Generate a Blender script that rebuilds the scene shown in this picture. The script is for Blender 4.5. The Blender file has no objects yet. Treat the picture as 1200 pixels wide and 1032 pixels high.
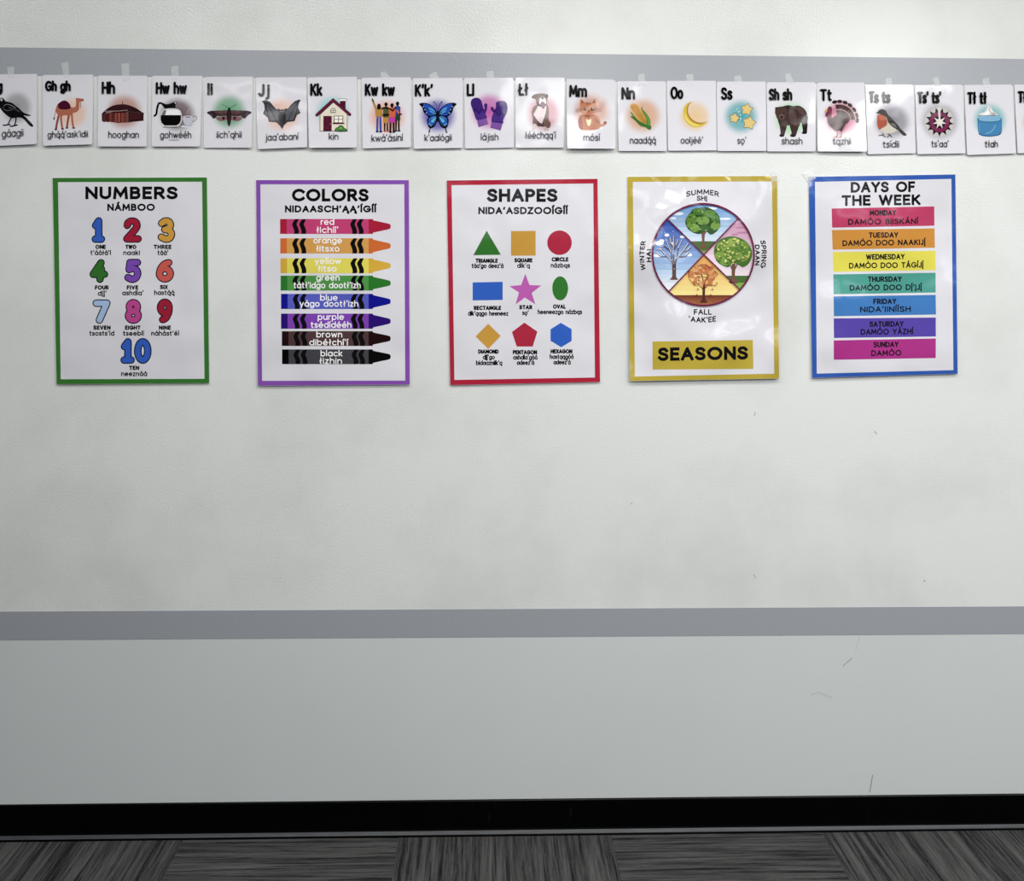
import bpy, math, random, unicodedata
from mathutils import Vector, Matrix
from mathutils.geometry import tessellate_polygon

SC = bpy.context.scene
COL = SC.collection
R = math.radians

# ------------------------------------------------------------------ camera
FPX = 1100.0            # focal length in pixels of the 1200 x 1032 frame
HORIZON = 317.0         # image row of the eye level
CAM_H = 1.620
CAM_D = 2.704
YAW = math.atan(0.028)
ROLL = R(0.28)
cam = bpy.data.cameras.new('camera')
cam_ob = bpy.data.objects.new('camera', cam)
COL.objects.link(cam_ob)
cam.sensor_fit = 'HORIZONTAL'
cam.sensor_width = 36.0
cam.lens = FPX / 1200.0 * 36.0
cam.shift_y = -(516.0 - HORIZON) / 1200.0
cam.clip_start = 0.05
CAM_ROT = Matrix.Rotation(-YAW, 3, 'Z') @ Matrix.Rotation(R(90), 3, 'X') @ Matrix.Rotation(ROLL, 3, 'Z')
CAM_POS = Vector((0, -CAM_D, CAM_H))
cam_ob.matrix_world = Matrix.Translation(CAM_POS) @ CAM_ROT.to_4x4()
SC.camera = cam_ob

# ------------------------------------------------------------------ world, lamps, exposure
world = bpy.data.worlds.new('room_light')
SC.world = world
world.use_nodes = True
world.node_tree.nodes['Background'].inputs[0].default_value = (0.93, 0.97, 1.0, 1)
world.node_tree.nodes['Background'].inputs[1].default_value = 0.11
SC.view_settings.view_transform = 'Standard'
SC.view_settings.look = 'None'
SC.view_settings.gamma = 1.0
SC.view_settings.use_curve_mapping = False
SC.view_settings.exposure = 0.05


def ceiling_lamp(x, y, power, sx=0.6, sy=1.2, z=2.75, color=(1.0, 0.99, 0.96)):
    l = bpy.data.lights.new('ceiling_lamp', 'AREA')
    l.shape = 'RECTANGLE'
    l.size = sx
    l.size_y = sy
    l.energy = power
    l.color = color
    o = bpy.data.objects.new('ceiling_lamp', l)
    o.location = (x, y, z)
    COL.objects.link(o)
    return o


# rows of fluorescent troffers in the ceiling, parallel to the wall, the rearmost added for poster glare; the left end of the room is dimmer
for lx, pw in ((-1.75, 7.5), (-0.75, 11.0), (0.3, 14.5), (1.3, 13.5), (2.3, 9.5)):
    ceiling_lamp(lx, -1.0, pw, 1.0, 0.6)
ceiling_lamp(-1.33, -2.6, 8.0, 0.6, 0.4)
for lx, pw in ((0.45, 44.0), (2.18, 60.0), (3.95, 58.0)):
    ceiling_lamp(lx, -2.75, pw)
for lx, pw in ((0.2, 12.0), (2.02, 26.0), (3.8, 18.0)):
    ceiling_lamp(lx, -5.5, pw, 1.2, 1.2, color=(0.78, 0.89, 1.0))
for lx, pw in ((0.4, 36.0), (2.5, 46.0)):  # unseen back row, added and sized to spread broad glare on the rippled posters
    ceiling_lamp(lx, -8.2, pw, 1.5, 2.0, color=(0.86, 0.93, 1.0))


# ------------------------------------------------------------------ helpers: wall plane
def wall_point(px, py):
    """photograph pixel -> (x, z) on the wall plane y = 0"""
    d = CAM_ROT @ Vector(((px - 600.0) / FPX, -(py - HORIZON) / FPX, -1.0))
    t = -CAM_POS.y / d.y
    p = CAM_POS + d * t
    return p.x, p.z


def lin(h):
    h = h.lstrip('#')
    c = [int(h[i:i + 2], 16) / 255.0 for i in (0, 2, 4)]
    return tuple((v / 12.92 if v <= 0.04045 else ((v + 0.055) / 1.055) ** 2.4) for v in c) + (1.0,)


def nodes_of(m):
    m.use_nodes = True
    nt = m.node_tree
    b = nt.nodes.get('Principled BSDF')
    return nt, b


def add_noise(nt, scale, detail=2.0, rough=0.5, vec=None, mapscale=None):
    n = nt.nodes.new('ShaderNodeTexNoise')
    n.inputs['Scale'].default_value = scale
    n.inputs['Detail'].default_value = detail
    n.inputs['Roughness'].default_value = rough
    if vec is None:
        g = nt.nodes.new('ShaderNodeNewGeometry')
        vec = g.outputs['Position']
    if mapscale:
        mp = nt.nodes.new('ShaderNodeMapping')
        mp.inputs['Scale'].default_value = mapscale
        nt.links.new(vec, mp.inputs['Vector'])
        vec = mp.outputs['Vector']
    nt.links.new(vec, n.inputs['Vector'])
    return n


# how strongly the laminate of each kind of sheet ripples: (scale per metre, bump distance)
WAVY_SEED = 5.3
FINISH = {                      # ripples per metre, depth of the ripple, roughness, gloss level
    'card': (9.0, 0.0034, 0.09, 0.20),
    'poster': (5.0, 0.0160, 0.13, 0.35),
    'wavy': (4.6, 0.0560, 0.10, 0.60),
    'half': (4.0, 0.0400, 0.12, 0.55),
}


def laminate(nt, b, finish):
    sc, dist, rough, gloss = FINISH[finish]
    b.inputs['Specular IOR Level'].default_value = gloss
    b.inputs['Roughness'].default_value = rough
    b.inputs['IOR'].default_value = 1.45
    n = add_noise(nt, sc, 1.5, 0.45)
    if finish == 'wavy':
        n.noise_dimensions = '4D'
        n.inputs['W'].default_value = WAVY_SEED
    bp = nt.nodes.new('ShaderNodeBump')
    bp.inputs['Strength'].default_value = 1.0
    bp.inputs['Distance'].default_value = dist
    nt.links.new(n.outputs['Fac'], bp.inputs['Height'])
    nt.links.new(bp.outputs['Normal'], b.inputs['Normal'])


MATS = {}


def printed(hexcol):
    """inkjet inks are a little duller and denser than screen colours"""
    c = lin(hexcol)
    lum = 0.2126 * c[0] + 0.7152 * c[1] + 0.0722 * c[2]
    k = 0.85 if lum < 0.6 else 0.95
    return tuple((v + (lum - v) * 0.10) * k for v in c[:3]) + (1.0,)



def ink(hexcol, finish='poster'):
    k = (hexcol, finish)
    if k not in MATS:
        m = bpy.data.materials.new('print_' + finish + '_' + hexcol.lower())
        nt, b = nodes_of(m)
        b.inputs['Base Color'].default_value = lin(hexcol) if hexcol == PAPER else printed(hexcol)
        laminate(nt, b, finish)
        MATS[k] = m
    return MATS[k]


PAPER = 'D4D3DA'


def halo_ink(hexcol, finish='card', amount=0.85, paper=PAPER):
    k = ('halo', hexcol, finish, amount)
    if k not in MATS:
        m = bpy.data.materials.new('print_soft_disc_' + hexcol.lower())
        nt, b = nodes_of(m)
        laminate(nt, b, finish)
        uv = nt.nodes.new('ShaderNodeUVMap')
        ln = nt.nodes.new('ShaderNodeVectorMath')
        ln.operation = 'LENGTH'
        nt.links.new(uv.outputs['UV'], ln.inputs[0])
        rp = nt.nodes.new('ShaderNodeValToRGB')
        rp.color_ramp.interpolation = 'EASE'
        e = rp.color_ramp.elements
        e[0].position = 0.0
        e[0].color = lin(hexcol)
        e[1].position = 1.0
        e[1].color = lin(paper)
        c1, c2 = lin(hexcol), lin(paper)
        mid = e.new(0.5)
        t = 1 - amount * 0.80
        mid.color = tuple(c1[i] * (1 - t) + c2[i] * t for i in range(4))
        e[0].color = tuple(c1[i] * amount + c2[i] * (1 - amount) for i in range(4))
        nt.links.new(ln.outputs['Value'], rp.inputs['Fac'])
        nt.links.new(rp.outputs['Color'], b.inputs['Base Color'])
        MATS[k] = m
    return MATS[k]


def tag(o, label=None, cat=None, group=None, kind=None):
    if label:
        o['label'] = label
    if cat:
        o['category'] = cat
    if group:
        o['group'] = group
    if kind:
        o['kind'] = kind
    return o


def mesh_obj(name, verts, faces, mats, mat_idx=None, parent=None, loc=(0, 0, 0), smooth=False):
    me = bpy.data.meshes.new(name)
    me.from_pydata(verts, [], faces)
    for m in mats:
        me.materials.append(m)
    if mat_idx:
        for p, i in zip(me.polygons, mat_idx):
            p.material_index = i
    if smooth:
        for p in me.polygons:
            p.use_smooth = True
    me.update()
    o = bpy.data.objects.new(name, me)
    o.location = loc
    COL.objects.link(o)
    if parent:
        o.parent = parent
    return o


# ------------------------------------------------------------------ the room
def wall_material(lower=False):
    m = bpy.data.materials.new('smooth_white_panel' if lower else 'satin_white_paint')
    nt, b = nodes_of(m)
    n1 = add_noise(nt, 2.2, 5.0, 0.6)
    r1 = nt.nodes.new('ShaderNodeValToRGB')
    r1.color_ramp.elements[0].position = 0.30
    r1.color_ramp.elements[0].color = (0.615, 0.628, 0.614, 1)
    r1.color_ramp.elements[1].position = 0.55
    r1.color_ramp.elements[1].color = (0.700, 0.718, 0.705, 1)
    if lower:
        r1.color_ramp.elements[0].color = (0.575, 0.600, 0.600, 1)
        r1.color_ramp.elements[1].color = (0.592, 0.618, 0.620, 1)
    nt.links.new(n1.outputs['Fac'], r1.inputs['Fac'])
    nt.links.new(r1.outputs['Color'], b.inputs['Base Color'])
    b.inputs['Roughness'].default_value = 0.40 if lower else 0.24
    n2 = add_noise(nt, 190.0, 2.0, 0.5)
    bp = nt.nodes.new('ShaderNodeBump')
    bp.inputs['Strength'].default_value = 0.06 if lower else 0.42
    bp.inputs['Distance'].default_value = 0.0012
    nt.links.new(n2.outputs['Fac'], bp.inputs['Height'])
    nt.links.new(bp.outputs['Normal'], b.inputs['Normal'])
    return m


def stripe_material():
    m = bpy.data.materials.new('satin_grey_paint')
    nt, b = nodes_of(m)
    b.inputs['Base Color'].default_value = lin('999DA4')
    b.inputs['Roughness'].default_value = 0.30
    n2 = add_noise(nt, 190.0, 2.0, 0.5)
    bp = nt.nodes.new('ShaderNodeBump')
    bp.inputs['Strength'].default_value = 0.35
    bp.inputs['Distance'].default_value = 0.0012
    nt.links.new(n2.outputs['Fac'], bp.inputs['Height'])
    nt.links.new(bp.outputs['Normal'], b.inputs['Normal'])
    return m


def baseboard_material():
    m = bpy.data.materials.new('black_vinyl')
    nt, b = nodes_of(m)
    n = add_noise(nt, 1.0, 4.0, 0.6, mapscale=(90.0, 1.0, 6.0))
    r = nt.nodes.new('ShaderNodeValToRGB')
    r.color_ramp.elements[0].position = 0.66
    r.color_ramp.elements[0].color = (0.0006, 0.0007, 0.0009, 1)
    r.color_ramp.elements[1].position = 0.80
    r.color_ramp.elements[1].color = (0.016, 0.018, 0.022, 1)
    nt.links.new(n.outputs['Fac'], r.inputs['Fac'])
    nt.links.new(r.outputs['Color'], b.inputs['Base Color'])
    b.inputs['Roughness'].default_value = 0.32
    b.inputs['Specular IOR Level'].default_value = 0.10
    return m


TILE = 0.6096
TILE_X0 = wall_point(467.4, 980)[0]


def carpet_material():
    m = bpy.data.materials.new('striped_carpet_tiles')
    nt, b = nodes_of(m)
    N, Lk = nt.nodes.new, nt.links.new

    def math_node(op, a, c=None):
        n = N('ShaderNodeMath')
        n.operation = op
        for i, v in enumerate((a, c)):
            if v is None:
                continue
            if isinstance(v, (int, float)):
                n.inputs[i].default_value = v
            else:
                Lk(v, n.inputs[i])
        return n.outputs[0]
    g = N('ShaderNodeNewGeometry')
    sep = N('ShaderNodeSeparateXYZ')
    Lk(g.outputs['Position'], sep.inputs[0])
    X, Y = sep.outputs['X'], sep.outputs['Y']
    tx = math_node('FLOOR', math_node('DIVIDE', math_node('SUBTRACT', X, TILE_X0), TILE))
    ty = math_node('FLOOR', math_node('DIVIDE', math_node('ADD', Y, 0.30), TILE))
    par = math_node('MODULO', math_node('ABSOLUTE', math_node('ADD', tx, ty)), 2.0)
    a = N('ShaderNodeCombineXYZ')      # stripes running away from the wall
    Lk(math_node('MULTIPLY', X, 70.0), a.inputs[0])
    Lk(math_node('MULTIPLY', Y, 2.0), a.inputs[1])
    Lk(math_node('MULTIPLY', tx, 7.3), a.inputs[2])
    c = N('ShaderNodeCombineXYZ')      # stripes running along the wall
    Lk(math_node('MULTIPLY', X, 2.0), c.inputs[0])
    Lk(math_node('MULTIPLY', Y, 70.0), c.inputs[1])
    Lk(math_node('MULTIPLY', tx, 5.1), c.inputs[2])
    mx = N('ShaderNodeMix')
    mx.data_type = 'VECTOR'
    Lk(par, mx.inputs['Factor'])
    Lk(a.outputs[0], mx.inputs[4])
    Lk(c.outputs[0], mx.inputs[5])
    n = add_noise(nt, 1.0, 5.0, 0.85, vec=mx.outputs[1])
    fine = add_noise(nt, 420.0, 2.0, 0.5)
    s = math_node('ADD', n.outputs['Fac'], math_node('MULTIPLY', math_node('SUBTRACT', fine.outputs['Fac'], 0.5), 0.28))
    r = N('ShaderNodeValToRGB')
    e = r.color_ramp.elements
    e[0].position = 0.40
    e[0].color = (0.008, 0.008, 0.009, 1)
    e[1].position = 0.63
    e[1].color = (0.085, 0.083, 0.083, 1)
    mid = e.new(0.46)
    mid.color = (0.034, 0.0335, 0.034, 1)
    Lk(s, r.inputs['Fac'])
    Lk(r.outputs['Color'], b.inputs['Base Color'])
    b.inputs['Roughness'].default_value = 0.95
    b.inputs['Specular IOR Level'].default_value = 0.1
    bp = N('ShaderNodeBump')
    bp.inputs['Strength'].default_value = 0.5
    bp.inputs['Distance'].default_value = 0.002
    Lk(s, bp.inputs['Height'])
    Lk(bp.outputs['Normal'], b.inputs['Normal'])
    return m


def box(name, x0, x1, y0, y1, z0, z1, m, kind='structure'):
    v = [(x, y, z) for x in (x0, x1) for y in (y0, y1) for z in (z0, z1)]
    f = [(0, 1, 3, 2), (4, 6, 7, 5), (0, 4, 5, 1), (2, 3, 7, 6), (0, 2, 6, 4), (1, 5, 7, 3)]
    o = mesh_obj(name, v, f, [m])
    tag(o, kind=kind)
    return o


WX0, WX1 = -3.2, 3.4
Z_SPLIT = wall_point(600, 730)[1]
wv = [(x, y, z) for z in (0.0, Z_SPLIT, 2.75) for x, y in ((WX0, 0.0), (WX1, 0.0), (WX1, 0.12), (WX0, 0.12))]
wf = [(3, 2, 1, 0), (8, 9, 10, 11)] + [(k + i, k + (i + 1) % 4, k + 4 + (i + 1) % 4, k + 4 + i) for k in (0, 4) for i in range(4)]
wall = tag(mesh_obj('wall_back', wv, wf, [wall_material(), wall_material(True)], [1, 0] + [1] * 4 + [0] * 4), kind='structure')
tag(wall, 'white satin painted classroom wall behind the cards and posters', 'wall')
floor = box('floor', WX0, WX1, -9.0, 0.0, -0.05, 0.0, carpet_material())
tag(floor, 'dark grey carpet tiles with stripes turned tile by tile', 'floor')

STRIPE = stripe_material()
zt = wall_point(600, 62.3)[1]
zb = wall_point(600, 94.3)[1]
t1 = box('trim_1', WX0, WX1, -0.0012, 0.0005, zb, zt, STRIPE)
tag(t1, 'upper grey band along the wall just above the alphabet cards', 'wall stripe')
zt = wall_point(600, 713.2)[1]
zb = wall_point(600, 745.8)[1]
t2 = box('trim_2', WX0, WX1, -0.0012, 0.0005, zb, zt, STRIPE)
tag(t2, 'lower grey band along the wall below the posters', 'wall stripe')

# cove base: a vertical face with a toe that flares out onto the carpet
zt = wall_point(600, 935.9)[1]
prof = [(0.0004, zt), (-0.004, zt), (-0.0055, zt - 0.002), (-0.006, zt - 0.006), (-0.006, 0.022), (-0.0066, 0.0170),
        (-0.0080, 0.0130), (-0.0120, 0.0085), (-0.0150, 0.0060), (-0.0158, 0.0045), (-0.0158, 0.0), (0.0004, 0.0)]
nv = len(prof)
vv = [(WX0, y, z) for y, z in prof] + [(WX1, y, z) for y, z in prof]
ff = [(i, i + nv, (i + 1) % nv + nv, (i + 1) % nv) for i in range(nv)]
ff += [tuple(range(nv)), tuple(reversed(range(nv, 2 * nv)))]
toe = bpy.data.materials.new('dusty_black_vinyl')
nt, b = nodes_of(toe)
n = add_noise(nt, 1.0, 3.0, 0.6, mapscale=(14.0, 200.0, 200.0))
r = nt.nodes.new('ShaderNodeValToRGB')
r.color_ramp.elements[0].position = 0.35
r.color_ramp.elements[0].color = (0.013, 0.015, 0.019, 1)
r.color_ramp.elements[1].position = 0.72
r.color_ramp.elements[1].color = (0.036, 0.042, 0.050, 1)
nt.links.new(n.outputs['Fac'], r.inputs['Fac'])
nt.links.new(r.outputs['Color'], b.inputs['Base Color'])
b.inputs['Roughness'].default_value = 0.5
bb = mesh_obj('baseboard_back', vv, ff, [baseboard_material(), toe], [1 if 6 <= i <= 7 else 0 for i in range(nv)] + [0, 0])
tag(bb, 'black vinyl cove baseboard along the foot of the wall', 'baseboard', kind='structure')


# ------------------------------------------------------------------ 2D drawing on sheets
def arc(cx, cy, rx, ry, a0, a1, step=12.0):
    n = max(2, int(abs(a1 - a0) / step))
    return [(cx + rx * math.cos(R(a0 + (a1 - a0) * i / n)), cy + ry * math.sin(R(a0 + (a1 - a0) * i / n))) for i in range(n + 1)]


def smooth_pts(pts, closed=True, n=5):
    out = []
    m = len(pts)
    rng = range(m if closed else m - 1)
    for i in rng:
        if closed:
            p0, p1, p2, p3 = pts[(i - 1) % m], pts[i], pts[(i + 1) % m], pts[(i + 2) % m]
        else:
            p0, p1, p2, p3 = pts[max(i - 1, 0)], pts[i], pts[i + 1], pts[min(i + 2, m - 1)]
        for k in range(n):
            t = k / n
            out.append(tuple(0.5 * (2 * b + (c - a) * t + (2 * a - 5 * b + 4 * c - d) * t * t + (3 * b - a - 3 * c + d) * t ** 3)
                             for a, b, c, d in zip(p0, p1, p2, p3)))
    if not closed:
        out.append(tuple(pts[-1]))
    return out


def ribbon(pts, w, cap='round', closed=False, limit=0.42):
    """a pen stroke as a list of polygons"""
    p = [pts[0]]
    for q in pts[1:]:
        if math.hypot(q[0] - p[-1][0], q[1] - p[-1][1]) > 1e-4:
            p.append(q)
    if len(p) < 2:
        return [[(p[0][0] + w / 2 * math.cos(R(a)), p[0][1] + w / 2 * math.sin(R(a))) for a in range(0, 360, 36)]]
    if closed and math.hypot(p[0][0] - p[-1][0], p[0][1] - p[-1][1]) < 1e-4:
        p.pop()
    h = w / 2
    n = len(p)

    def dr(a, b):
        dx, dy = b[0] - a[0], b[1] - a[1]
        l = math.hypot(dx, dy)
        return dx / l, dy / l
    if cap == 'square' and not closed:
        d = dr(p[0], p[1])
        p[0] = (p[0][0] - d[0] * h, p[0][1] - d[1] * h)
        d = dr(p[-2], p[-1])
        p[-1] = (p[-1][0] + d[0] * h, p[-1][1] + d[1] * h)
    left, right = [], []
    for i in range(n):
        if closed:
            d0, d1 = dr(p[i - 1], p[i]), dr(p[i], p[(i + 1) % n])
        else:
            d0 = dr(p[i - 1], p[i]) if i else dr(p[0], p[1])
            d1 = dr(p[i], p[i + 1]) if i < n - 1 else d0
        nx, ny = -(d0[1] + d1[1]), d0[0] + d1[0]
        l = math.hypot(nx, ny)
        if l < 1e-3:
            nx, ny, l = -d0[1], d0[0], 1.0
        nx, ny = nx / l, ny / l
        c = max(limit, nx * -d0[1] + ny * d0[0])
        k = h / c
        left.append((p[i][0] + nx * k, p[i][1] + ny * k))
        right.append((p[i][0] - nx * k, p[i][1] - ny * k))
    polys = []
    m = n if closed else n - 1
    for i in range(m):
        j = (i + 1) % n
        polys.append([left[i], right[i], right[j], left[j]])
    if cap == 'round' and not closed:
        for e, q in ((p[0], p[1]), (p[-1], p[-2])):
            d = dr(q, e)
            a = math.degrees(math.atan2(d[1], d[0]))
            polys.append(arc(e[0], e[1], h, h, a - 90, a + 90, 30))
    return polys


# ---- the pen alphabet: (width, strokes); baseline 0, capitals 100, small letters 70
def ell_g(cx, cy, rx, ry):
    return arc(cx, cy, rx, ry, 90, 450, 14)


_S = [(56, 84), (45, 97), (30, 100), (14, 97), (4, 86), (4, 70), (14, 59), (30, 52), (48, 44), (58, 32), (58, 16), (47, 4), (30, 0), (12, 3), (0, 16)]
SCURVE = smooth_pts(_S, False, 3)


def arch(x, r, top=70):
    return [(x, top - r - 2)] + arc(x + r, top - r, r, r, 180, 0) + [(x + 2 * r, 0)]


O70 = ell_g(34, 35, 34, 35)
GL = {
    'A': (76, [[(0, 0), (38, 100), (76, 0)], [(14, 33), (62, 33)]]),
    'B': (58, [[(0, 0), (0, 100), (30, 100)] + arc(30, 77, 23, 23, 90, -90) + [(0, 54)], [(0, 54), (28, 54)] + arc(31, 27, 27, 27, 90, -90) + [(0, 0)]]),
    'C': (84, [arc(48, 50, 48, 50, 42, 318)]),
    'D': (76, [[(0, 0), (0, 100), (28, 100)] + arc(28, 50, 48, 50, 90, -90) + [(0, 0)]]),
    'E': (50, [[(50, 100), (0, 100), (0, 0), (50, 0)], [(0, 52), (44, 52)]]),
    'F': (48, [[(48, 100), (0, 100), (0, 0)], [(0, 50), (42, 50)]]),
    'G': (92, [arc(48, 50, 48, 50, 45, 352) + [(95, 46), (54, 46)]]),
    'H': (68, [[(0, 0), (0, 100)], [(68, 0), (68, 100)], [(0, 52), (68, 52)]]),
    'I': (1, [[(0, 0), (0, 100)]]),
    'J': (38, [[(38, 100)] + arc(19, 24, 19, 24, 0, -160)]),
    'K': (62, [[(0, 0), (0, 100)], [(58, 100), (2, 40)], [(20, 58), (62, 0)]]),
    'L': (46, [[(0, 100), (0, 0), (46, 0)]]),
    'M': (90, [[(0, 0), (7, 100), (45, 24), (83, 100), (90, 0)]]),
    'N': (70, [[(0, 0), (0, 100), (70, 0), (70, 100)]]),
    'O': (98, [ell_g(49, 50, 49, 50)]),
    'P': (56, [[(0, 0), (0, 100), (29, 100)] + arc(29, 73, 27, 27, 90, -90) + [(0, 46)]]),
    'Q': (98, [ell_g(49, 50, 49, 50), [(62, 26), (94, -6)]]),
    'R': (60, [[(0, 0), (0, 100), (30, 100)] + arc(30, 73, 27, 27, 90, -90) + [(0, 46)], [(28, 46), (60, 0)]]),
    'S': (60, [SCURVE]),
    'T': (66, [[(0, 100), (66, 100)], [(33, 0), (33, 100)]]),
    'U': (66, [[(0, 100)] + arc(33, 33, 33, 33, 180, 360) + [(66, 100)]]),
    'V': (74, [[(0, 100), (37, 0), (74, 100)]]),
    'W': (112, [[(0, 100), (28, 0), (56, 94), (84, 0), (112, 100)]]),
    'X': (66, [[(0, 0), (64, 100)], [(2, 100), (66, 0)]]),
    'Y': (70, [[(0, 100), (35, 46), (70, 100)], [(35, 46), (35, 0)]]),
    'Z': (62, [[(2, 100), (60, 100), (0, 0), (62, 0)]]),
    'a': (68, [O70, [(68, 0), (68, 70)]]),
    'b': (68, [O70, [(0, 0), (0, 104)]]),
    'c': (60, [arc(34, 35, 34, 35, 46, 314)]),
    'd': (68, [O70, [(68, 0), (68, 104)]]),
    'e': (68, [[(1, 36), (67, 36)] + arc(34, 35, 34, 35, 4, 316)]),
    'f': (36, [[(13, 0)] + arc(31, 84, 18, 20, 180, 80), [(0, 68), (34, 68)]]),
    'g': (68, [O70, [(68, 70)] + arc(34, -3, 34, 28, 0, -152)]),
    'h': (58, [[(0, 0), (0, 104)], arch(0, 29)]),
    'i': (1, [[(0, 0), (0, 70)], [(0, 94)]]),
    'j': (14, [[(14, 70)] + arc(0, -14, 14, 16, 0, -100), [(14, 94)]]),
    'k': (52, [[(0, 0), (0, 104)], [(48, 70), (2, 26)], [(16, 40), (52, 0)]]),
    'l': (1, [[(0, 0), (0, 104)]]),
    'ł': (26, [[(13, 0), (13, 104)], [(0, 42), (26, 64)]]),
    'Ł': (56, [[(12, 100), (12, 0), (56, 0)], [(0, 40), (34, 62)]]),
    'm': (100, [[(0, 0), (0, 70)], arch(0, 25), arch(50, 25)]),
    'n': (58, [[(0, 0), (0, 70)], arch(0, 29)]),
    'o': (68, [O70]),
    'p': (68, [O70, [(0, 70), (0, -32)]]),
    'q': (68, [O70, [(68, 70), (68, -32)]]),
    'r': (32, [[(0, 0), (0, 70)], [(0, 36)] + arc(28, 42, 28, 28, 180, 80)]),
    's': (46, [[(x * 0.78, y * 0.70) for x, y in SCURVE]]),
    't': (38, [[(13, 96)] + arc(30, 17, 17, 17, 180, 285), [(0, 68), (37, 68)]]),
    'u': (58, [[(0, 70)] + arc(29, 29, 29, 29, 180, 360) + [(58, 70)], [(58, 0), (58, 70)]]),
    'v': (56, [[(0, 70), (28, 0), (56, 70)]]),
    'w': (88, [[(0, 70), (22, 0), (44, 66), (66, 0), (88, 70)]]),
    'x': (50, [[(0, 0), (50, 70)], [(0, 70), (50, 0)]]),
    'y': (58, [[(0, 70), (30, 2)], [(58, 70), (16, -32)]]),
    'z': (48, [[(2, 70), (48, 70), (0, 0), (48, 0)]]),
    '0': (66, [ell_g(33, 50, 33, 50)]),
    '1': (48, [[(4, 74), (27, 100), (27, 0)], [(2, 0), (48, 0)]]),
    '2': (62, [smooth_pts([(2, 76), (9, 93), (28, 100), (48, 94), (56, 76), (48, 56), (26, 30), (0, 0)], False, 4) + [(62, 0)]]),
    '3': (58, [smooth_pts([(2, 88), (22, 100), (44, 96), (52, 77), (42, 60), (20, 53)], False, 4), smooth_pts([(20, 53), (46, 48), (58, 28), (48, 6), (26, 0), (0, 11)], False, 4)]),
    '4': (66, [[(46, 100), (0, 30), (66, 30)], [(48, 62), (40, 0)]]),
    '5': (58, [[(56, 100), (12, 100), (7, 58)], smooth_pts([(7, 58), (28, 65), (50, 55), (57, 32), (46, 8), (24, 0), (0, 10)], False, 4)]),
    '6': (58, [smooth_pts([(50, 98), (26, 88), (7, 62), (0, 33)], False, 4), ell_g(29, 31, 29, 31)]),
    '7': (60, [[(0, 100), (60, 100), (18, 0)]]),
    '8': (58, [ell_g(29, 76, 24, 24), ell_g(29, 26, 29, 26)]),
    '9': (58, [ell_g(29, 69, 29, 31), smooth_pts([(58, 69), (54, 40), (36, 10), (14, 0)], False, 4)]),
    "'": (8, [[(6, 106), (1, 82)]]),
    ' ': (32, []),
}


def layout(s, w, gap):
    """-> total width and pen strokes of a line of text"""
    x = 0.0
    out = []
    s = unicodedata.normalize('NFD', s)
    i = 0
    while i < len(s):
        ch = s[i]
        marks = ''
        i += 1
        while i < len(s) and unicodedata.combining(s[i]):
            marks += s[i]
            i += 1
        wd, st = GL[ch]
        if ch in 'ij' and '\u0301' in marks:
            st = st[:1]
        for k in st:
            out.append(([(px + x, py) for px, py in k], ch not in 'QJ'))
        top = 100 if ch.isupper() else 70
        mid = x + wd / 2 + (6 if ch == 'j' else 0)
        if '\u0301' in marks:
            out.append(([(mid - 4, top + 20), (mid + 9, top + 38)], False))
        if '\u0328' in marks:
            fx = x + (wd if ch in 'aA' else wd / 2)
            out.append(([(fx, 0), (fx - 9, -14), (fx - 6, -25), (fx + 5, -27)], False))
        x += wd + gap
    return x - gap, out


def split_corners(pts, deg=50.0):
    """cut a pen stroke at its sharp corners so that round pens turn them round"""
    out, cur = [], [pts[0]]
    for i in range(1, len(pts)):
        cur.append(pts[i])
        if i < len(pts) - 1:
            a, b, c = pts[i - 1], pts[i], pts[i + 1]
            t = abs(math.atan2((b[0] - a[0]) * (c[1] - b[1]) - (b[1] - a[1]) * (c[0] - b[0]), (b[0] - a[0]) * (c[0] - b[0]) + (b[1] - a[1]) * (c[1] - b[1])))
            if math.degrees(t) > deg:
                out.append(cur)
                cur = [pts[i]]
    out.append(cur)
    return out


def clip_y(poly, lo, hi):
    for sgn, lim in ((1, lo), (-1, -hi)):
        out = []
        n = len(poly)
        for i in range(n):
            a, b = poly[i], poly[(i + 1) % n]
            da, db = sgn * a[1] - lim, sgn * b[1] - lim
            if da >= 0:
                out.append(a)
            if (da >= 0) != (db >= 0):
                t = da / (da - db)
                out.append((a[0] + (b[0] - a[0]) * t, a[1] + (b[1] - a[1]) * t))
        poly = out
    return poly


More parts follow.
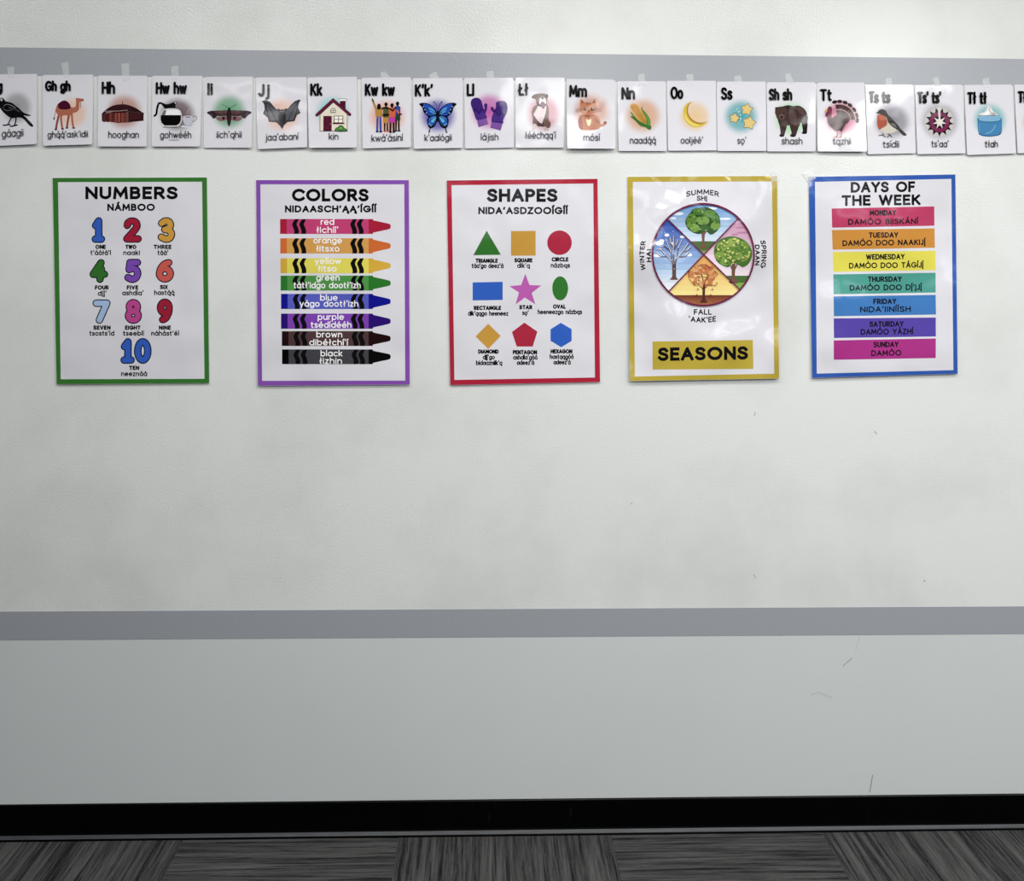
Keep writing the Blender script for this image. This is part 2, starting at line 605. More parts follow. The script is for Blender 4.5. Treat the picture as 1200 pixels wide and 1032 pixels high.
class Sheet:
    """a card or poster fixed to the wall; children are drawn on its front"""
    EPS = 0.00006

    def __init__(self, name, corners, finish, thick=0.0012, lift=0.0, side=0.0, rad=1.0, paper=PAPER):
        self.finish = finish
        W = [wall_point(*c) for c in corners]          # TL TR BR BL
        self.W = W
        self.corners = corners
        self.ox = (W[2][0] + W[3][0]) / 2
        self.oz = (W[2][1] + W[3][1]) / 2
        self.ztop = max(W[0][1], W[1][1])
        self.base = thick + 0.0014
        self.lift, self.side = lift, side
        # outline with slightly rounded corners
        pts = []
        n = 4
        for i in range(4):
            p, a, b = corners[i], corners[i - 1], corners[(i + 1) % 4]
            la, lb = math.dist(p, a), math.dist(p, b)
            pa = tuple(p[k] + (a[k] - p[k]) / la * rad for k in (0, 1))
            pb = tuple(p[k] + (b[k] - p[k]) / lb * rad for k in (0, 1))
            for t in (0.0, 0.5, 1.0):
                q = tuple((1 - t) ** 2 * pa[k] + 2 * t * (1 - t) * p[k] + t * t * pb[k] for k in (0, 1))
                pts.append(q)
        ring = [wall_point(*q) for q in pts]
        m = len(ring)
        v = [(x - self.ox, -self.dep(x, z), z - self.oz) for x, z in ring]
        v += [(x - self.ox, -self.dep(x, z) + thick, z - self.oz) for x, z in ring]
        f = [tuple(reversed(range(m))), tuple(range(m, 2 * m))] + [(i, (i + 1) % m, (i + 1) % m + m, i + m) for i in range(m)]
        self.ob = mesh_obj(name, v, f, [ink(paper, finish)], loc=(self.ox, 0, self.oz))

    def dep(self, x, z):
        return self.base + self.lift * (self.ztop - z) + self.side * (x - self.ox)


class Pic:
    """flat printed shapes, painted one over the other; coordinates in a local drawing frame"""

    def __init__(self, sheet, frame, layer=1):
        self.s = sheet
        self.ox, self.oy, self.k = frame
        self.layer = layer
        self.items = []

    def px(self, p):
        return (self.ox + p[0] / self.k, self.oy + p[1] / self.k)

    def poly(self, pts, col, smooth=False, n=5):
        if smooth:
            pts = smooth_pts(pts, True, n)
        self.items.append(([pts], col, self.layer, None))
        self.layer += 1
        return self

    def ell(self, cx, cy, rx, ry, col, rot=0):
        c, s = math.cos(R(rot)), math.sin(R(rot))
        pts = [(cx + x * c - y * s, cy + x * s + y * c) for x, y in arc(0, 0, rx, ry, 0, 348, 12)]
        return self.poly(pts, col)

    def line(self, pts, w, col, smooth=False, cap='round', closed=False):
        if smooth:
            pts = smooth_pts(pts, closed, 5)
        self.items.append((ribbon(pts, w, cap, closed), col, self.layer, None))
        self.layer += 1
        return self

    def outlined(self, pts, col, edge, w, smooth=False):
        self.poly(pts, col, smooth)
        return self.line(pts, w, edge, smooth, closed=True)

    def halo(self, cx, cy, rx, ry, col, amount=0.85):
        self.items.append(('halo', (cx, cy, rx, ry), self.layer, halo_ink(col, self.s.finish, amount)))
        self.layer += 1
        return self

    def text(self, s, x0, x1, base, cap, w, col, capstyle='round', slope=0.0, gap=None, warp=None, keep=False):
        """a line of lettering between x0 and x1, capitals `cap` high on baseline `base`"""
        wu = w / cap * 100.0
        wd, st = layout(s, wu, (16 + wu * 0.9) if gap is None else gap)
        sx = (x1 - x0 - w) / max(wd, 1.0)
        ky = (cap - w) / 100.0
        n = 0
        for k, main in st:
            q = [(x0 + w / 2 + px * sx, base - w / 2 - py * ky) for px, py in k]
            closed = len(q) > 5 and math.dist(q[0], q[-1]) < 1e-3
            parts = [q]
            if len(q) > 1 and not closed and capstyle != 'square':
                parts = split_corners(q)
            if len(q) == 1:
                groups = [[arc(q[0][0], q[0][1], w * 0.62, w * 0.62, 0, 330, 30)]]
            elif capstyle == 'square':
                groups = [ribbon(q, w, 'square', closed, 0.12)]
                if main:
                    groups = [[g for g in (clip_y(g, base - cap, base) for g in groups[0]) if len(g) > 2]]
            else:
                groups = [ribbon(g, w, capstyle, closed) for g in parts]
            for polys in groups:
                sl = [[(u, v + slope * (u - (x0 + x1) / 2)) for u, v in g] for g in polys]
                if warp:
                    sl = [[warp(*a) for a in g] for g in sl]
                self.items.append((sl, col, self.layer + 0.18 * (n % 5), None))
                n += 1
        if not keep:
            self.layer += 1
        return self

    def build(self, name, parent, label=None):
        s = self.s
        V, F, MI, mats = [], [], [], []
        key = {}
        uv = {}
        par_off = Vector((s.ox, 0, s.oz))
        for polys, col, layer, hm in self.items:
            m = hm or ink(col, s.finish)
            if m not in key:
                key[m] = len(mats)
                mats.append(m)
            if polys == 'halo':
                cx, cy, rx, ry = col
                ring = arc(cx, cy, rx, ry, 0, 352, 8)
                polys = [ring]
            for pg in polys:
                idx0 = len(V)
                w2 = []
                for p in pg:
                    x, z = wall_point(*self.px(p))
                    w2.append((x, z))
                    if hm:
                        uv[len(V)] = ((p[0] - cx) / rx, (p[1] - cy) / ry)
                    V.append((x - par_off.x, -(s.dep(x, z) + layer * s.EPS), z - par_off.z))
                if len(pg) == 3:
                    tris = [(0, 1, 2)]
                elif hm:
                    V.append((0, 0, 0))
                    x, z = wall_point(*self.px((cx, cy)))
                    V[-1] = (x - par_off.x, -(s.dep(x, z) + layer * s.EPS), z - par_off.z)
                    uv[len(V) - 1] = (0, 0)
                    w2.append((x, z))
                    n = len(pg)
                    tris = [(i, (i + 1) % n, n) for i in range(n)]
                else:
                    tris = tessellate_polygon([[Vector((a, b, 0)) for a, b in w2]])
                for t in tris:
                    a, b, c = (w2[i] for i in t)
                    ar = (b[0] - a[0]) * (c[1] - a[1]) - (b[1] - a[1]) * (c[0] - a[0])
                    if abs(ar) < 1e-12:
                        continue
                    t = tuple(idx0 + i for i in t)
                    F.append(t if ar > 0 else (t[0], t[2], t[1]))
                    MI.append(key[m])
        o = mesh_obj(name, V, F, mats, MI, parent)
        pw = parent
        if parent is not s.ob:                       # sub-parts: every part sits at its sheet's origin
            o.location = (0, 0, 0)
        if uv:
            L = o.data.uv_layers.new(name='UVMap')
            for lp in o.data.loops:
                L.data[lp.index].uv = uv.get(lp.vertex_index, (0, 0))
        if label:
            o['label'] = label
        return o


def tape_material():
    m = bpy.data.materials.new('clear_tape')
    nt, b = nodes_of(m)
    b.inputs['Base Color'].default_value = (0.86, 0.88, 0.88, 1)
    b.inputs['Roughness'].default_value = 0.25
    b.inputs['Alpha'].default_value = 0.24
    return m


TAPE = tape_material()


def tape(sheet, quad):
    """a strip of clear tape, half on the wall, half on the sheet's top edge"""
    v = []
    for px, py in quad:
        x, z = wall_point(px, py)
        d = max(0.0018, sheet.dep(x, min(z, sheet.ztop)) + 0.0009) if z < sheet.ztop + 0.004 else 0.0019
        v.append((x - sheet.ox, -d, z - sheet.oz))
    n = len(v)
    v += [(x, y + 0.00012, z) for x, y, z in v]
    f = [(3, 2, 1, 0), (4, 5, 6, 7)] + [(i, (i + 1) % n, (i + 1) % n + n, i + n) for i in range(n)]
    o = mesh_obj('tape', v, f, [TAPE], parent=sheet.ob)
    o['label'] = 'clear tape strip'


BLK = '0B0B0D'

# ------------------------------------------------------------------ pictures on the alphabet cards


def crow(p):
    p.poly([(-80, 418), (-20, 398), (15, 362), (50, 366), (80, 402), (150, 420), (230, 478), (300, 540), (388, 574), (350, 582), (300, 574),
            (332, 602), (414, 692), (403, 712), (365, 690), (290, 612), (220, 600), (150, 606), (70, 552), (15, 490), (-20, 440)], BLK, True)
    p.line([(150, 600), (125, 655), (105, 688)], 15, BLK).line([(55, 692), (95, 690), (135, 684)], 16, BLK)
    p.line([(208, 600), (205, 650), (190, 694)], 15, BLK).line([(140, 706), (185, 700), (222, 690)], 16, BLK)
    p.line([(60, 455), (95, 440), (140, 450), (200, 480)], 7, '8A8A8E', True).line([(48, 470), (60, 500), (100, 515), (160, 505)], 6, '6A6A70', True)
    p.line([(120, 480), (180, 490), (250, 530)], 5, '77777C', True).line([(330, 620), (385, 685)], 4, '55555A')
    p.poly([(8, 378), (30, 370), (42, 385), (30, 402), (20, 396)], 'C8C8CC', True).ell(14, 388, 5, 5, BLK)


def camel(p):
    b, d = 'B5694E', '8F4A38'
    p.line([(180, 470), (170, 540), (160, 590)], 8, b).ell(160, 590, 9, 16, '3A2020', 10)
    p.line([(225, 530), (205, 610), (185, 725)], 26, d, True).line([(350, 530), (335, 620), (325, 705)], 24, d, True)
    p.poly([(205, 405), (290, 370), (370, 440), (400, 448), (432, 430), (434, 350), (428, 330), (480, 332), (530, 340), (530, 368), (490, 372), (478, 400),
            (474, 470), (445, 505), (400, 520), (380, 548), (300, 548), (235, 560), (205, 540), (180, 490)], b, True)
    p.line([(250, 540), (250, 610), (268, 720)], 26, b, True).line([(385, 530), (392, 620), (408, 708)], 24, b, True)
    for x, y in ((185, 730), (270, 722), (325, 710), (410, 710)):
        p.ell(x, y, 18, 9, '4A2A28')
    p.poly([(208, 412), (245, 375), (285, 360), (330, 375), (366, 428), (350, 468), (232, 468)], '4A0C28', True)
    p.line([(228, 455), (352, 455)], 5, '2A0618').line([(495, 372), (494, 455)], 5, '6A3A30').ell(515, 350, 10, 8, d)


def hogan(p):
    p.line([(352, 378), (352, 420)], 9, '2A1418')
    p.poly([(90, 535), (240, 500), (415, 490), (622, 522), (622, 618), (420, 638), (300, 645), (92, 620)], '3A161A')
    for x, c in ((120, '5A2A2A'), (160, '4A2024'), (200, '8A3A34'), (232, '5E2A2A'), (270, '9A4A40'), (310, 'A05248'), (352, '94443C'), (385, '7A3630')):
        p.poly([(x - 15, 522), (x + 15, 518), (x + 15, 636), (x - 15, 632)], c)
    p.poly([(402, 500), (428, 500), (430, 640), (404, 640)], '6E4840')
    p.poly([(440, 530), (585, 535), (585, 585), (440, 600)], '4A1C22').line([(440, 560), (585, 560)], 5, '22090E')
    for y in (545, 575, 605):
        p.line([(180, y), (395, y)], 3, '4A1A1C')
    p.poly([(92, 540), (118, 500), (190, 445), (270, 415), (352, 408), (430, 418), (520, 455), (590, 500), (622, 528), (420, 498), (200, 500)], '2E1016', True, 3)
    p.line([(120, 497), (300, 494), (415, 484)], 9, 'A08A80').line([(425, 500), (615, 522)], 7, '54403E')
    p.line([(230, 450), (330, 430), (450, 450)], 7, '4E262C', True).line([(200, 475), (340, 462), (480, 478)], 6, '4A2228', True)


def coffee(p):
    p.line([(75, 556), (98, 530), (108, 460), (128, 398), (165, 398), (205, 440)], 26, BLK, True)
    p.poly([(165, 385), (215, 405), (260, 402), (330, 378), (358, 382), (340, 420), (330, 462), (215, 468)], BLK, True)
    p.ell(338, 390, 9, 9, 'D8D8DA')
    p.poly([(195, 472), (385, 472), (425, 580), (410, 650), (365, 692), (200, 692), (158, 650), (148, 580)], 'CFCFD2', True)
    p.poly([(205, 480), (380, 480), (408, 545), (165, 545)], 'EDEDEF').poly([(190, 485), (228, 482), (212, 545), (165, 545)], '7A7074')
    p.poly([(156, 546), (412, 546), (412, 610), (396, 650), (358, 678), (205, 678), (168, 645), (154, 600)], '060506')
    p.line([(190, 700), (360, 700)], 8, '101010')
    p.ell(510, 690, 95, 16, 'DDDDE6').ell(505, 682, 55, 9, 'B8B8C8')
    p.poly([(438, 575), (560, 575), (556, 625), (530, 672), (470, 672), (444, 628)], 'C9C9DC', True, 3).ell(499, 568, 62, 13, 'E6E6EE').ell(499, 570, 50, 7, '6E4E48')
    p.line([(560, 560), (608, 562), (606, 600), (556, 632)], 9, 'A89AA0', True)
    p.line([(500, 528), (494, 500), (516, 480), (520, 458)], 8, 'C8B8B8', True).line([(526, 530), (542, 508), (532, 480)], 7, 'C8B8B8', True)


def moth(p):
    for s in (1, -1):
        def q(a): return [(360 + s * (x - 360), y) for x, y in a]
        p.line(q([(350, 455), (320, 435), (272, 412)]), 6, '3A4A40', True)
        p.poly(q([(335, 560), (215, 570), (195, 590), (245, 622), (330, 605)]), '8E5E66', True)
        p.ell(360 - s * 72, 585, 18, 20, '2C1820')
        p.poly(q([(340, 488), (240, 486), (130, 490), (74, 512), (120, 545), (160, 585), (205, 560), (270, 556), (340, 545)]), '5A3C42', True)
        p.poly(q([(74, 512), (130, 492), (170, 505), (200, 560), (160, 588), (120, 548)]), '32222A', True)
        p.line(q([(335, 545), (250, 545), (180, 520)]), 10, '241218', True).line(q([(330, 505), (230, 505)]), 8, '7E5A5E', True)
        p.line(q([(150, 560), (118, 520)]), 8, '6E545A').line(q([(300, 530), (290, 500)]), 8, '3A2028')
    p.poly([(345, 470), (360, 448), (376, 470), (388, 530), (380, 640), (360, 686), (340, 640), (330, 530)], '20121A', True)
    p.line([(360, 500), (360, 660)], 9, '4E3038')


def bat(p):
    out = [(112, 365), (160, 352), (215, 375), (255, 425), (295, 470), (340, 465), (350, 490), (392, 488), (402, 462), (445, 462), (480, 415), (530, 368), (588, 345), (604, 355),
           (582, 400), (572, 450), (605, 520), (560, 545), (528, 625), (440, 635), (395, 680), (375, 728), (350, 690), (300, 640), (205, 632), (190, 580), (128, 528), (150, 470), (142, 410)]
    p.poly(out, '3A3B42')
    p.poly([(180, 400), (240, 450), (320, 500), (350, 600), (300, 615), (222, 610), (205, 560), (150, 520), (168, 460)], '5E6068', True)
    p.poly([(540, 390), (480, 440), (420, 500), (395, 600), (450, 610), (515, 600), (540, 540), (585, 510), (560, 450)], '5A5C64', True)
    for a in ([(150, 365), (230, 480), (300, 630)], [(155, 375), (180, 480), (205, 625)], [(590, 355), (510, 480), (440, 630)], [(590, 360), (560, 470), (528, 620)]):
        p.line(a, 8, '24242A', True)
    p.ell(373, 580, 48, 85, '2A2A30').ell(373, 505, 34, 34, '34343A').ell(360, 500, 5, 5, 'C8C8CC').ell(386, 500, 5, 5, 'C8C8CC')


def house(p):
    p.poly([(446, 350), (512, 350), (512, 500), (446, 440)], '5A1430').line([(446, 350), (446, 430)], 5, BLK).line([(512, 350), (512, 495)], 5, BLK)
    p.line([(442, 352), (516, 352)], 26, 'EFEFEF', cap='square').line([(428, 352), (430, 340), (528, 340), (528, 362)], 6, '3A3A3E')
    for y in (385, 415, 445):
        p.line([(450, y), (508, y)], 4, '3A0A1E')
    p.outlined([(192, 540), (358, 385), (538, 530), (538, 752), (192, 752)], 'DFD6C4', '2A2A2A', 6)
    p.line([(152, 546), (356, 356), (568, 540)], 40, '241018').line([(152, 546), (356, 358), (566, 540)], 30, '6A1A3C')
    p.outlined([(238, 562), (338, 562), (338, 752), (238, 752)], '5E1634', '2A0A18', 6)
    p.line([(258, 590), (318, 590), (318, 650), (258, 650)], 5, '3E0C22', closed=True).line([(258, 670), (318, 670), (318, 735), (258, 735)], 5, '3E0C22', closed=True)
    p.ell(322, 660, 6, 6, 'D8B060')
    p.outlined([(372, 560), (482, 560), (482, 645), (372, 645)], 'F0EDE4', '3A2A2A', 8).line([(427, 560), (427, 645)], 7, '3A2A2A').line([(372, 602), (482, 602)], 7, '3A2A2A')
    p.line([(362, 654), (494, 654)], 15, '5A1430', cap='square')
    p.outlined([(330, 515), (330, 480), (345, 462), (372, 462), (388, 480), (388, 515)], 'E8E2D4', '2A2A2A', 7).line([(360, 462), (360, 515)], 5, '2A2A2A').line([(332, 490), (386, 490)], 5, '2A2A2A')
    p.outlined([(392, 750), (400, 715), (425, 705), (445, 682), (480, 690), (498, 715), (520, 725), (525, 750)], '4A8A3A', '16301A', 8, True)
    p.ell(455, 715, 14, 9, '8CC060').line([(425, 735), (490, 735)], 5, '2A5A24')


def people(p):
    def figure(x, head_y, shirt, pants, skin, hip, foot, shoe, w, bare):
        for s in (-1, 1):
            p.line([(x + s * w * 0.45, hip), (x + s * w * 0.5, (hip + foot) / 2), (x + s * w * 0.55, foot)], w * 0.62, skin if bare else pants)
            p.line([(x + s * w * 0.55 - 10, foot), (x + s * w * 0.55 + 14, foot + 2)], 14, shoe)
        if bare:
            p.poly([(x - w, hip - 30), (x + w, hip - 30), (x + w * 1.05, hip + 55), (x - w * 1.05, hip + 55)], pants)
        p.poly([(x - w * 1.1, head_y + 45), (x - w * 0.4, head_y + 28), (x + w * 0.4, head_y + 28), (x + w * 1.1, head_y + 45), (x + w * 1.05, hip - 15), (x - w * 1.05, hip - 15)], shirt)
        p.line([(x, head_y), (x, head_y + 30)], 16, skin)
        p.ell(x, head_y, 21, 25, '120C0C')
    figure(355, 408, '4A5A30', 'C08A30', '2A1814', 590, 750, 'C04030', 34, True)
    figure(500, 398, '2A4AA0', '2A4024', '241410', 560, 745, '101010', 34, True)
    figure(265, 425, 'B98A34', '2A52B0', '241410', 580, 755, '101010', 40, False)
    figure(432, 420, 'D8603C', 'C03AA8', '2A1814', 588, 760, '181010', 40, True)
    p.line([(232, 470), (205, 405), (188, 360)], 22, 'B98A34').line([(195, 375), (180, 340)], 14, '2A1814')
    p.ell(265, 445, 24, 30, '120C0C')
    p.line([(300, 462), (345, 448), (395, 462)], 18, '241410').line([(405, 468), (440, 492), (475, 450)], 18, '241410')
    p.line([(320, 545), (385, 540)], 22, '1C100E').line([(505, 525), (548, 535)], 16, '241410').line([(495, 490), (515, 520)], 22, 'D86A48')


def butterfly(p):
    for s in (1, -1):
        def q(a): return [(350 + s * (x - 350), y) for x, y in a]
        p.line(q([(345, 480), (325, 410), (302, 382)]), 6, '1A1A2E', True).ell(350 - s * 48, 380, 10, 8, '1A1A2E')
        p.line(q([(262, 690), (248, 730), (240, 765)]), 12, '080A14').ell(350 - s * 110, 762, 9, 11, '080A14')
        p.poly(q([(345, 530), (320, 470), (250, 410), (180, 388), (112, 402), (150, 450), (172, 515), (225, 568), (212, 610), (225, 680), (250, 712), (310, 690), (345, 600)]), '080A14', True)
        p.poly(q([(335, 520), (300, 462), (240, 415), (165, 402), (190, 470), (225, 545), (290, 545)]), '1E50B8', True)
        p.poly(q([(332, 560), (270, 565), (232, 605), (240, 670), (285, 680), (325, 620)]), '2464C4', True)
        p.poly(q([(332, 525), (285, 470), (235, 450), (255, 505), (300, 535)]), '4AA0E4', True)
        p.poly(q([(330, 568), (285, 580), (262, 620), (300, 640)]), '58B4E8', True)
        for a in ([(335, 520), (250, 480), (185, 455)], [(335, 528), (270, 520), (215, 530)], [(335, 515), (285, 440), (235, 412)], [(335, 560), (275, 600), (240, 625)], [(338, 575), (300, 640), (262, 690)]):
            p.line(q(a), 7, '0A1430', True)
        for x, y in ((168, 440), (186, 475), (204, 520), (240, 660), (262, 678)):
            p.ell(350 + s * (x - 350), y, 8, 7, '9AC8F0')
    p.poly([(338, 505), (350, 490), (362, 505), (364, 570), (350, 640), (336, 570)], '0C0E18', True)


def mittens(p):
    d, m, c = '3F2079', '4A2A88', '7E4FA6'
    p.poly([(290, 470), (285, 415), (305, 395), (326, 405), (322, 470), (300, 530), (262, 540)], d, True)
    p.poly([(190, 605), (150, 500), (116, 405), (130, 345), (185, 322), (240, 345), (268, 420), (282, 470), (318, 560), (320, 585), (255, 600)], d, True)
    p.poly([(196, 615), (318, 582), (338, 660), (215, 700)], c).line([(222, 692), (330, 655)], 5, '6A3E94')
    p.line([(150, 490), (178, 468), (222, 520), (252, 470), (290, 482)], 13, '2A1260').poly([(165, 520), (180, 500), (222, 545), (258, 500), (300, 530), (312, 575), (205, 598)], m)
    p.poly([(410, 520), (374, 480), (372, 445), (395, 440), (415, 470), (440, 500), (430, 560)], d, True)
    p.poly([(392, 640), (385, 570), (412, 500), (436, 440), (440, 385), (490, 362), (555, 375), (582, 430), (576, 510), (530, 600), (520, 652)], d, True)
    p.poly([(382, 635), (522, 652), (495, 742), (362, 705)], c).line([(372, 698), (490, 732)], 5, '6A3E94')
    p.line([(405, 505), (432, 490), (460, 550), (510, 510), (535, 540), (560, 530)], 13, '2A1260').poly([(405, 540), (430, 515), (462, 572), (508, 535), (540, 570), (520, 630), (398, 618)], m)


def dog(p):
    b, d = '6E5048', '4E3630'
    p.poly([(300, 420), (250, 500), (262, 590), (262, 690), (300, 700), (320, 690), (400, 695), (430, 720), (480, 700), (490, 650), (465, 600), (468, 500), (440, 410)], b, True)
    p.poly([(320, 620), (400, 640), (405, 695), (322, 690)], d).poly([(262, 660), (300, 660), (318, 705), (245, 755), (232, 750), (264, 705)], 'D9C2C2', True)
    p.poly([(410, 690), (460, 720), (455, 745), (405, 742)], 'C9B0AE', True)
    p.poly([(330, 430), (440, 430), (425, 520), (400, 600), (380, 655), (350, 640), (320, 610), (272, 540)], 'DCC8CE')
    p.poly([(252, 320), (300, 280), (375, 268), (440, 285), (448, 350), (430, 420), (370, 430), (320, 420), (300, 350)], b, True)
    p.poly([(252, 328), (262, 295), (310, 275), (328, 300), (300, 335)], d, True).poly([(425, 285), (452, 282), (458, 312), (442, 332)], '3A2624', True)
    p.poly([(345, 360), (360, 325), (400, 315), (432, 355), (430, 400), (385, 395), (350, 410)], 'EDE4E6', True)
    p.ell(386, 330, 17, 15, '0A0808').ell(350, 312, 6, 6, '1A1212').ell(424, 312, 5, 6, '1A1212')
    p.line([(318, 378), (335, 408), (365, 428)], 20, '140C0C', True)
    p.poly([(362, 385), (395, 375), (418, 400), (412, 455), (388, 460), (368, 425)], '7E5078', True)


def cat(p):
    b, d = 'C07850', '8E4636'
    p.line([(450, 690), (520, 670), (542, 640)], 34, b, True).ell(538, 645, 22, 18, d)
    p.poly([(240, 540), (205, 580), (196, 650), (215, 720), (270, 742), (420, 735), (480, 700), (470, 610), (420, 550)], b, True)
    p.poly([(205, 590), (240, 560), (250, 640), (255, 720), (215, 715), (198, 660)], 'A8503E', True)
    p.poly([(300, 598), (330, 610), (362, 598), (355, 660), (330, 688), (308, 660)], 'F0D8B0', True)
    p.poly([(222, 455), (232, 340), (285, 385), (370, 385), (412, 338), (432, 455), (425, 510), (370, 548), (290, 548), (232, 515)], b, True, 4)
    p.poly([(238, 355), (272, 388), (240, 402)], d).poly([(408, 352), (415, 402), (380, 388)], d)
    for a in ([(318, 385), (322, 415)], [(300, 388), (306, 408)], [(345, 388), (338, 408)], [(222, 480), (250, 484)], [(430, 480), (405, 484)], [(440, 610), (455, 650)], [(410, 590), (425, 640)], [(215, 640), (245, 650)]):
        p.line(a, 11, d)
    for x in (285, 375):
        p.ell(x, 470, 19, 21, '140A08').ell(x + 6, 462, 6, 6, 'F4F0EE')
    p.ell(330, 488, 8, 6, '6A3428').line([(315, 500), (330, 494), (345, 500)], 5, '6A3428').line([(250, 552), (330, 560), (400, 550)], 12, '9A3A30', True)
    for y in (470, 488, 505):
        p.line([(165, y + 4), (222, y)], 4, '8A5A48').line([(435, y), (495, y - 6)], 4, '8A5A48')


def corn(p):
    p.poly([(210, 395), (250, 365), (300, 380), (345, 440), (400, 540), (425, 605), (420, 660), (370, 640), (300, 570), (245, 480)], 'D9A040', True)
    for i in range(5):
        t = i / 5.0
        p.line([(222 + 78 * t, 400 - 12 * t), (285 + 75 * t, 510 - 20 * t), (385 + 40 * t, 620 - 14 * t)], 5, 'A86E20', True)
    for i in range(9):
        t = i / 9.0
        p.line([(215 + 180 * t, 425 + 190 * t), (305 + 110 * t, 390 + 210 * t)], 4, 'B87C28')
    p.poly([(345, 420), (368, 440), (420, 500), (460, 570), (462, 630), (440, 660), (415, 620), (410, 560), (370, 480)], '4E8A34', True).line([(352, 425), (365, 405)], 8, '3A5A28')
    p.poly([(212, 475), (235, 485), (262, 525), (330, 590), (410, 630), (470, 645), (470, 690), (440, 695), (400, 665), (340, 650), (270, 580), (220, 540), (215, 520), (250, 540)], '3F7A2E', True)
    p.line([(240, 530), (310, 600), (400, 645), (450, 670)], 7, '2A5420', True).line([(400, 500), (440, 580), (445, 640)], 6, '78B050', True)


def moon(p):
    p.poly([(358, 342), (320, 375), (300, 430), (305, 490), (340, 550), (400, 595), (470, 608), (520, 600), (552, 592), (520, 630), (460, 660), (390, 668), (320, 640), (265, 580), (240, 500), (250, 420), (290, 365)], 'D9BC2E', True)
    p.poly([(358, 342), (322, 376), (302, 430), (306, 492), (340, 552), (400, 596), (470, 610), (530, 600), (470, 625), (395, 612), (330, 568), (292, 500), (288, 430), (310, 375)], 'A8742A', True)
    p.poly([(250, 470), (270, 550), (320, 615), (390, 648), (450, 645), (380, 630), (315, 590), (275, 530)], 'EFDC6A', True)


def star_pts(cx, cy, r1, r2, rot):
    return [(cx + (r1 if i % 2 == 0 else r2) * math.sin(R(rot + 36 * i)), cy - (r1 if i % 2 == 0 else r2) * math.cos(R(rot + 36 * i))) for i in range(10)]


def stars(p):
    for cx, cy, r, rot in ((420, 440, 72, 10), (262, 552, 60, 12), (448, 612, 82, 12)):
        pts = []
        q = star_pts(cx, cy, r, r * 0.62, rot)
        p.line(q, 18, '7E6A48', closed=True).poly(q, 'E3C677').line(q, 6, 'E3C677', closed=True)
    for i in range(14):
        a = R(i * 360 / 14)
        p.ell(262 + 80 * math.cos(a), 548 + 84 * math.sin(a), 8, 8, '9CC8CC')
    for x, y in ((318, 470), (335, 512), (290, 440), (340, 560)):
        p.ell(x, y, 9, 9, 'C4DCDE')


def bear(p):
    b, d = '3E2A28', '221412'
    p.poly([(470, 560), (490, 640), (498, 720), (480, 742), (545, 748), (555, 700), (562, 600), (560, 520)], d, True)
    p.poly([(150, 440), (185, 410), (250, 400), (320, 385), (380, 398), (440, 390), (500, 415), (545, 470), (562, 540), (550, 600), (490, 598), (445, 660), (420, 600), (330, 640), (290, 640),
            (200, 590), (160, 520)], b, True)
    p.poly([(185, 560), (205, 650), (215, 740), (200, 778), (255, 785), (275, 730), (300, 630), (270, 570)], b, True).poly([(320, 570), (335, 660), (355, 740), (335, 778), (400, 785), (428, 720), (450, 640), (440, 540)], b, True)
    for x, y, w in ((232, 778, 30), (372, 780, 32), (518, 742, 30)):
        p.ell(x, y, w, 11, '100A0A')
    p.poly([(330, 450), (390, 460), (420, 540), (400, 650), (340, 600), (320, 520)], '55403C', True).poly([(430, 420), (500, 440), (520, 500), (460, 490)], '5A403C', True)
    p.ell(167, 428, 19, 19, d).ell(312, 425, 20, 20, d).poly([(150, 450), (200, 415), (280, 418), (305, 470), (280, 540), (235, 572), (190, 550), (155, 505)], '4E3632', True)
    p.poly([(195, 520), (225, 495), (262, 520), (258, 560), (225, 572), (200, 552)], '6A5048', True)
    p.ell(230, 538, 20, 13, '0E0A0A').ell(205, 492, 7, 7, '0E0A0A').ell(258, 492, 7, 7, '0E0A0A').line([(222, 562), (245, 560)], 5, '1A1010')
    p.line([(215, 590), (225, 700)], 8, '55403C').line([(545, 500), (545, 680)], 8, '100A0A').line([(300, 470), (330, 450), (350, 400)], 6, d, True)


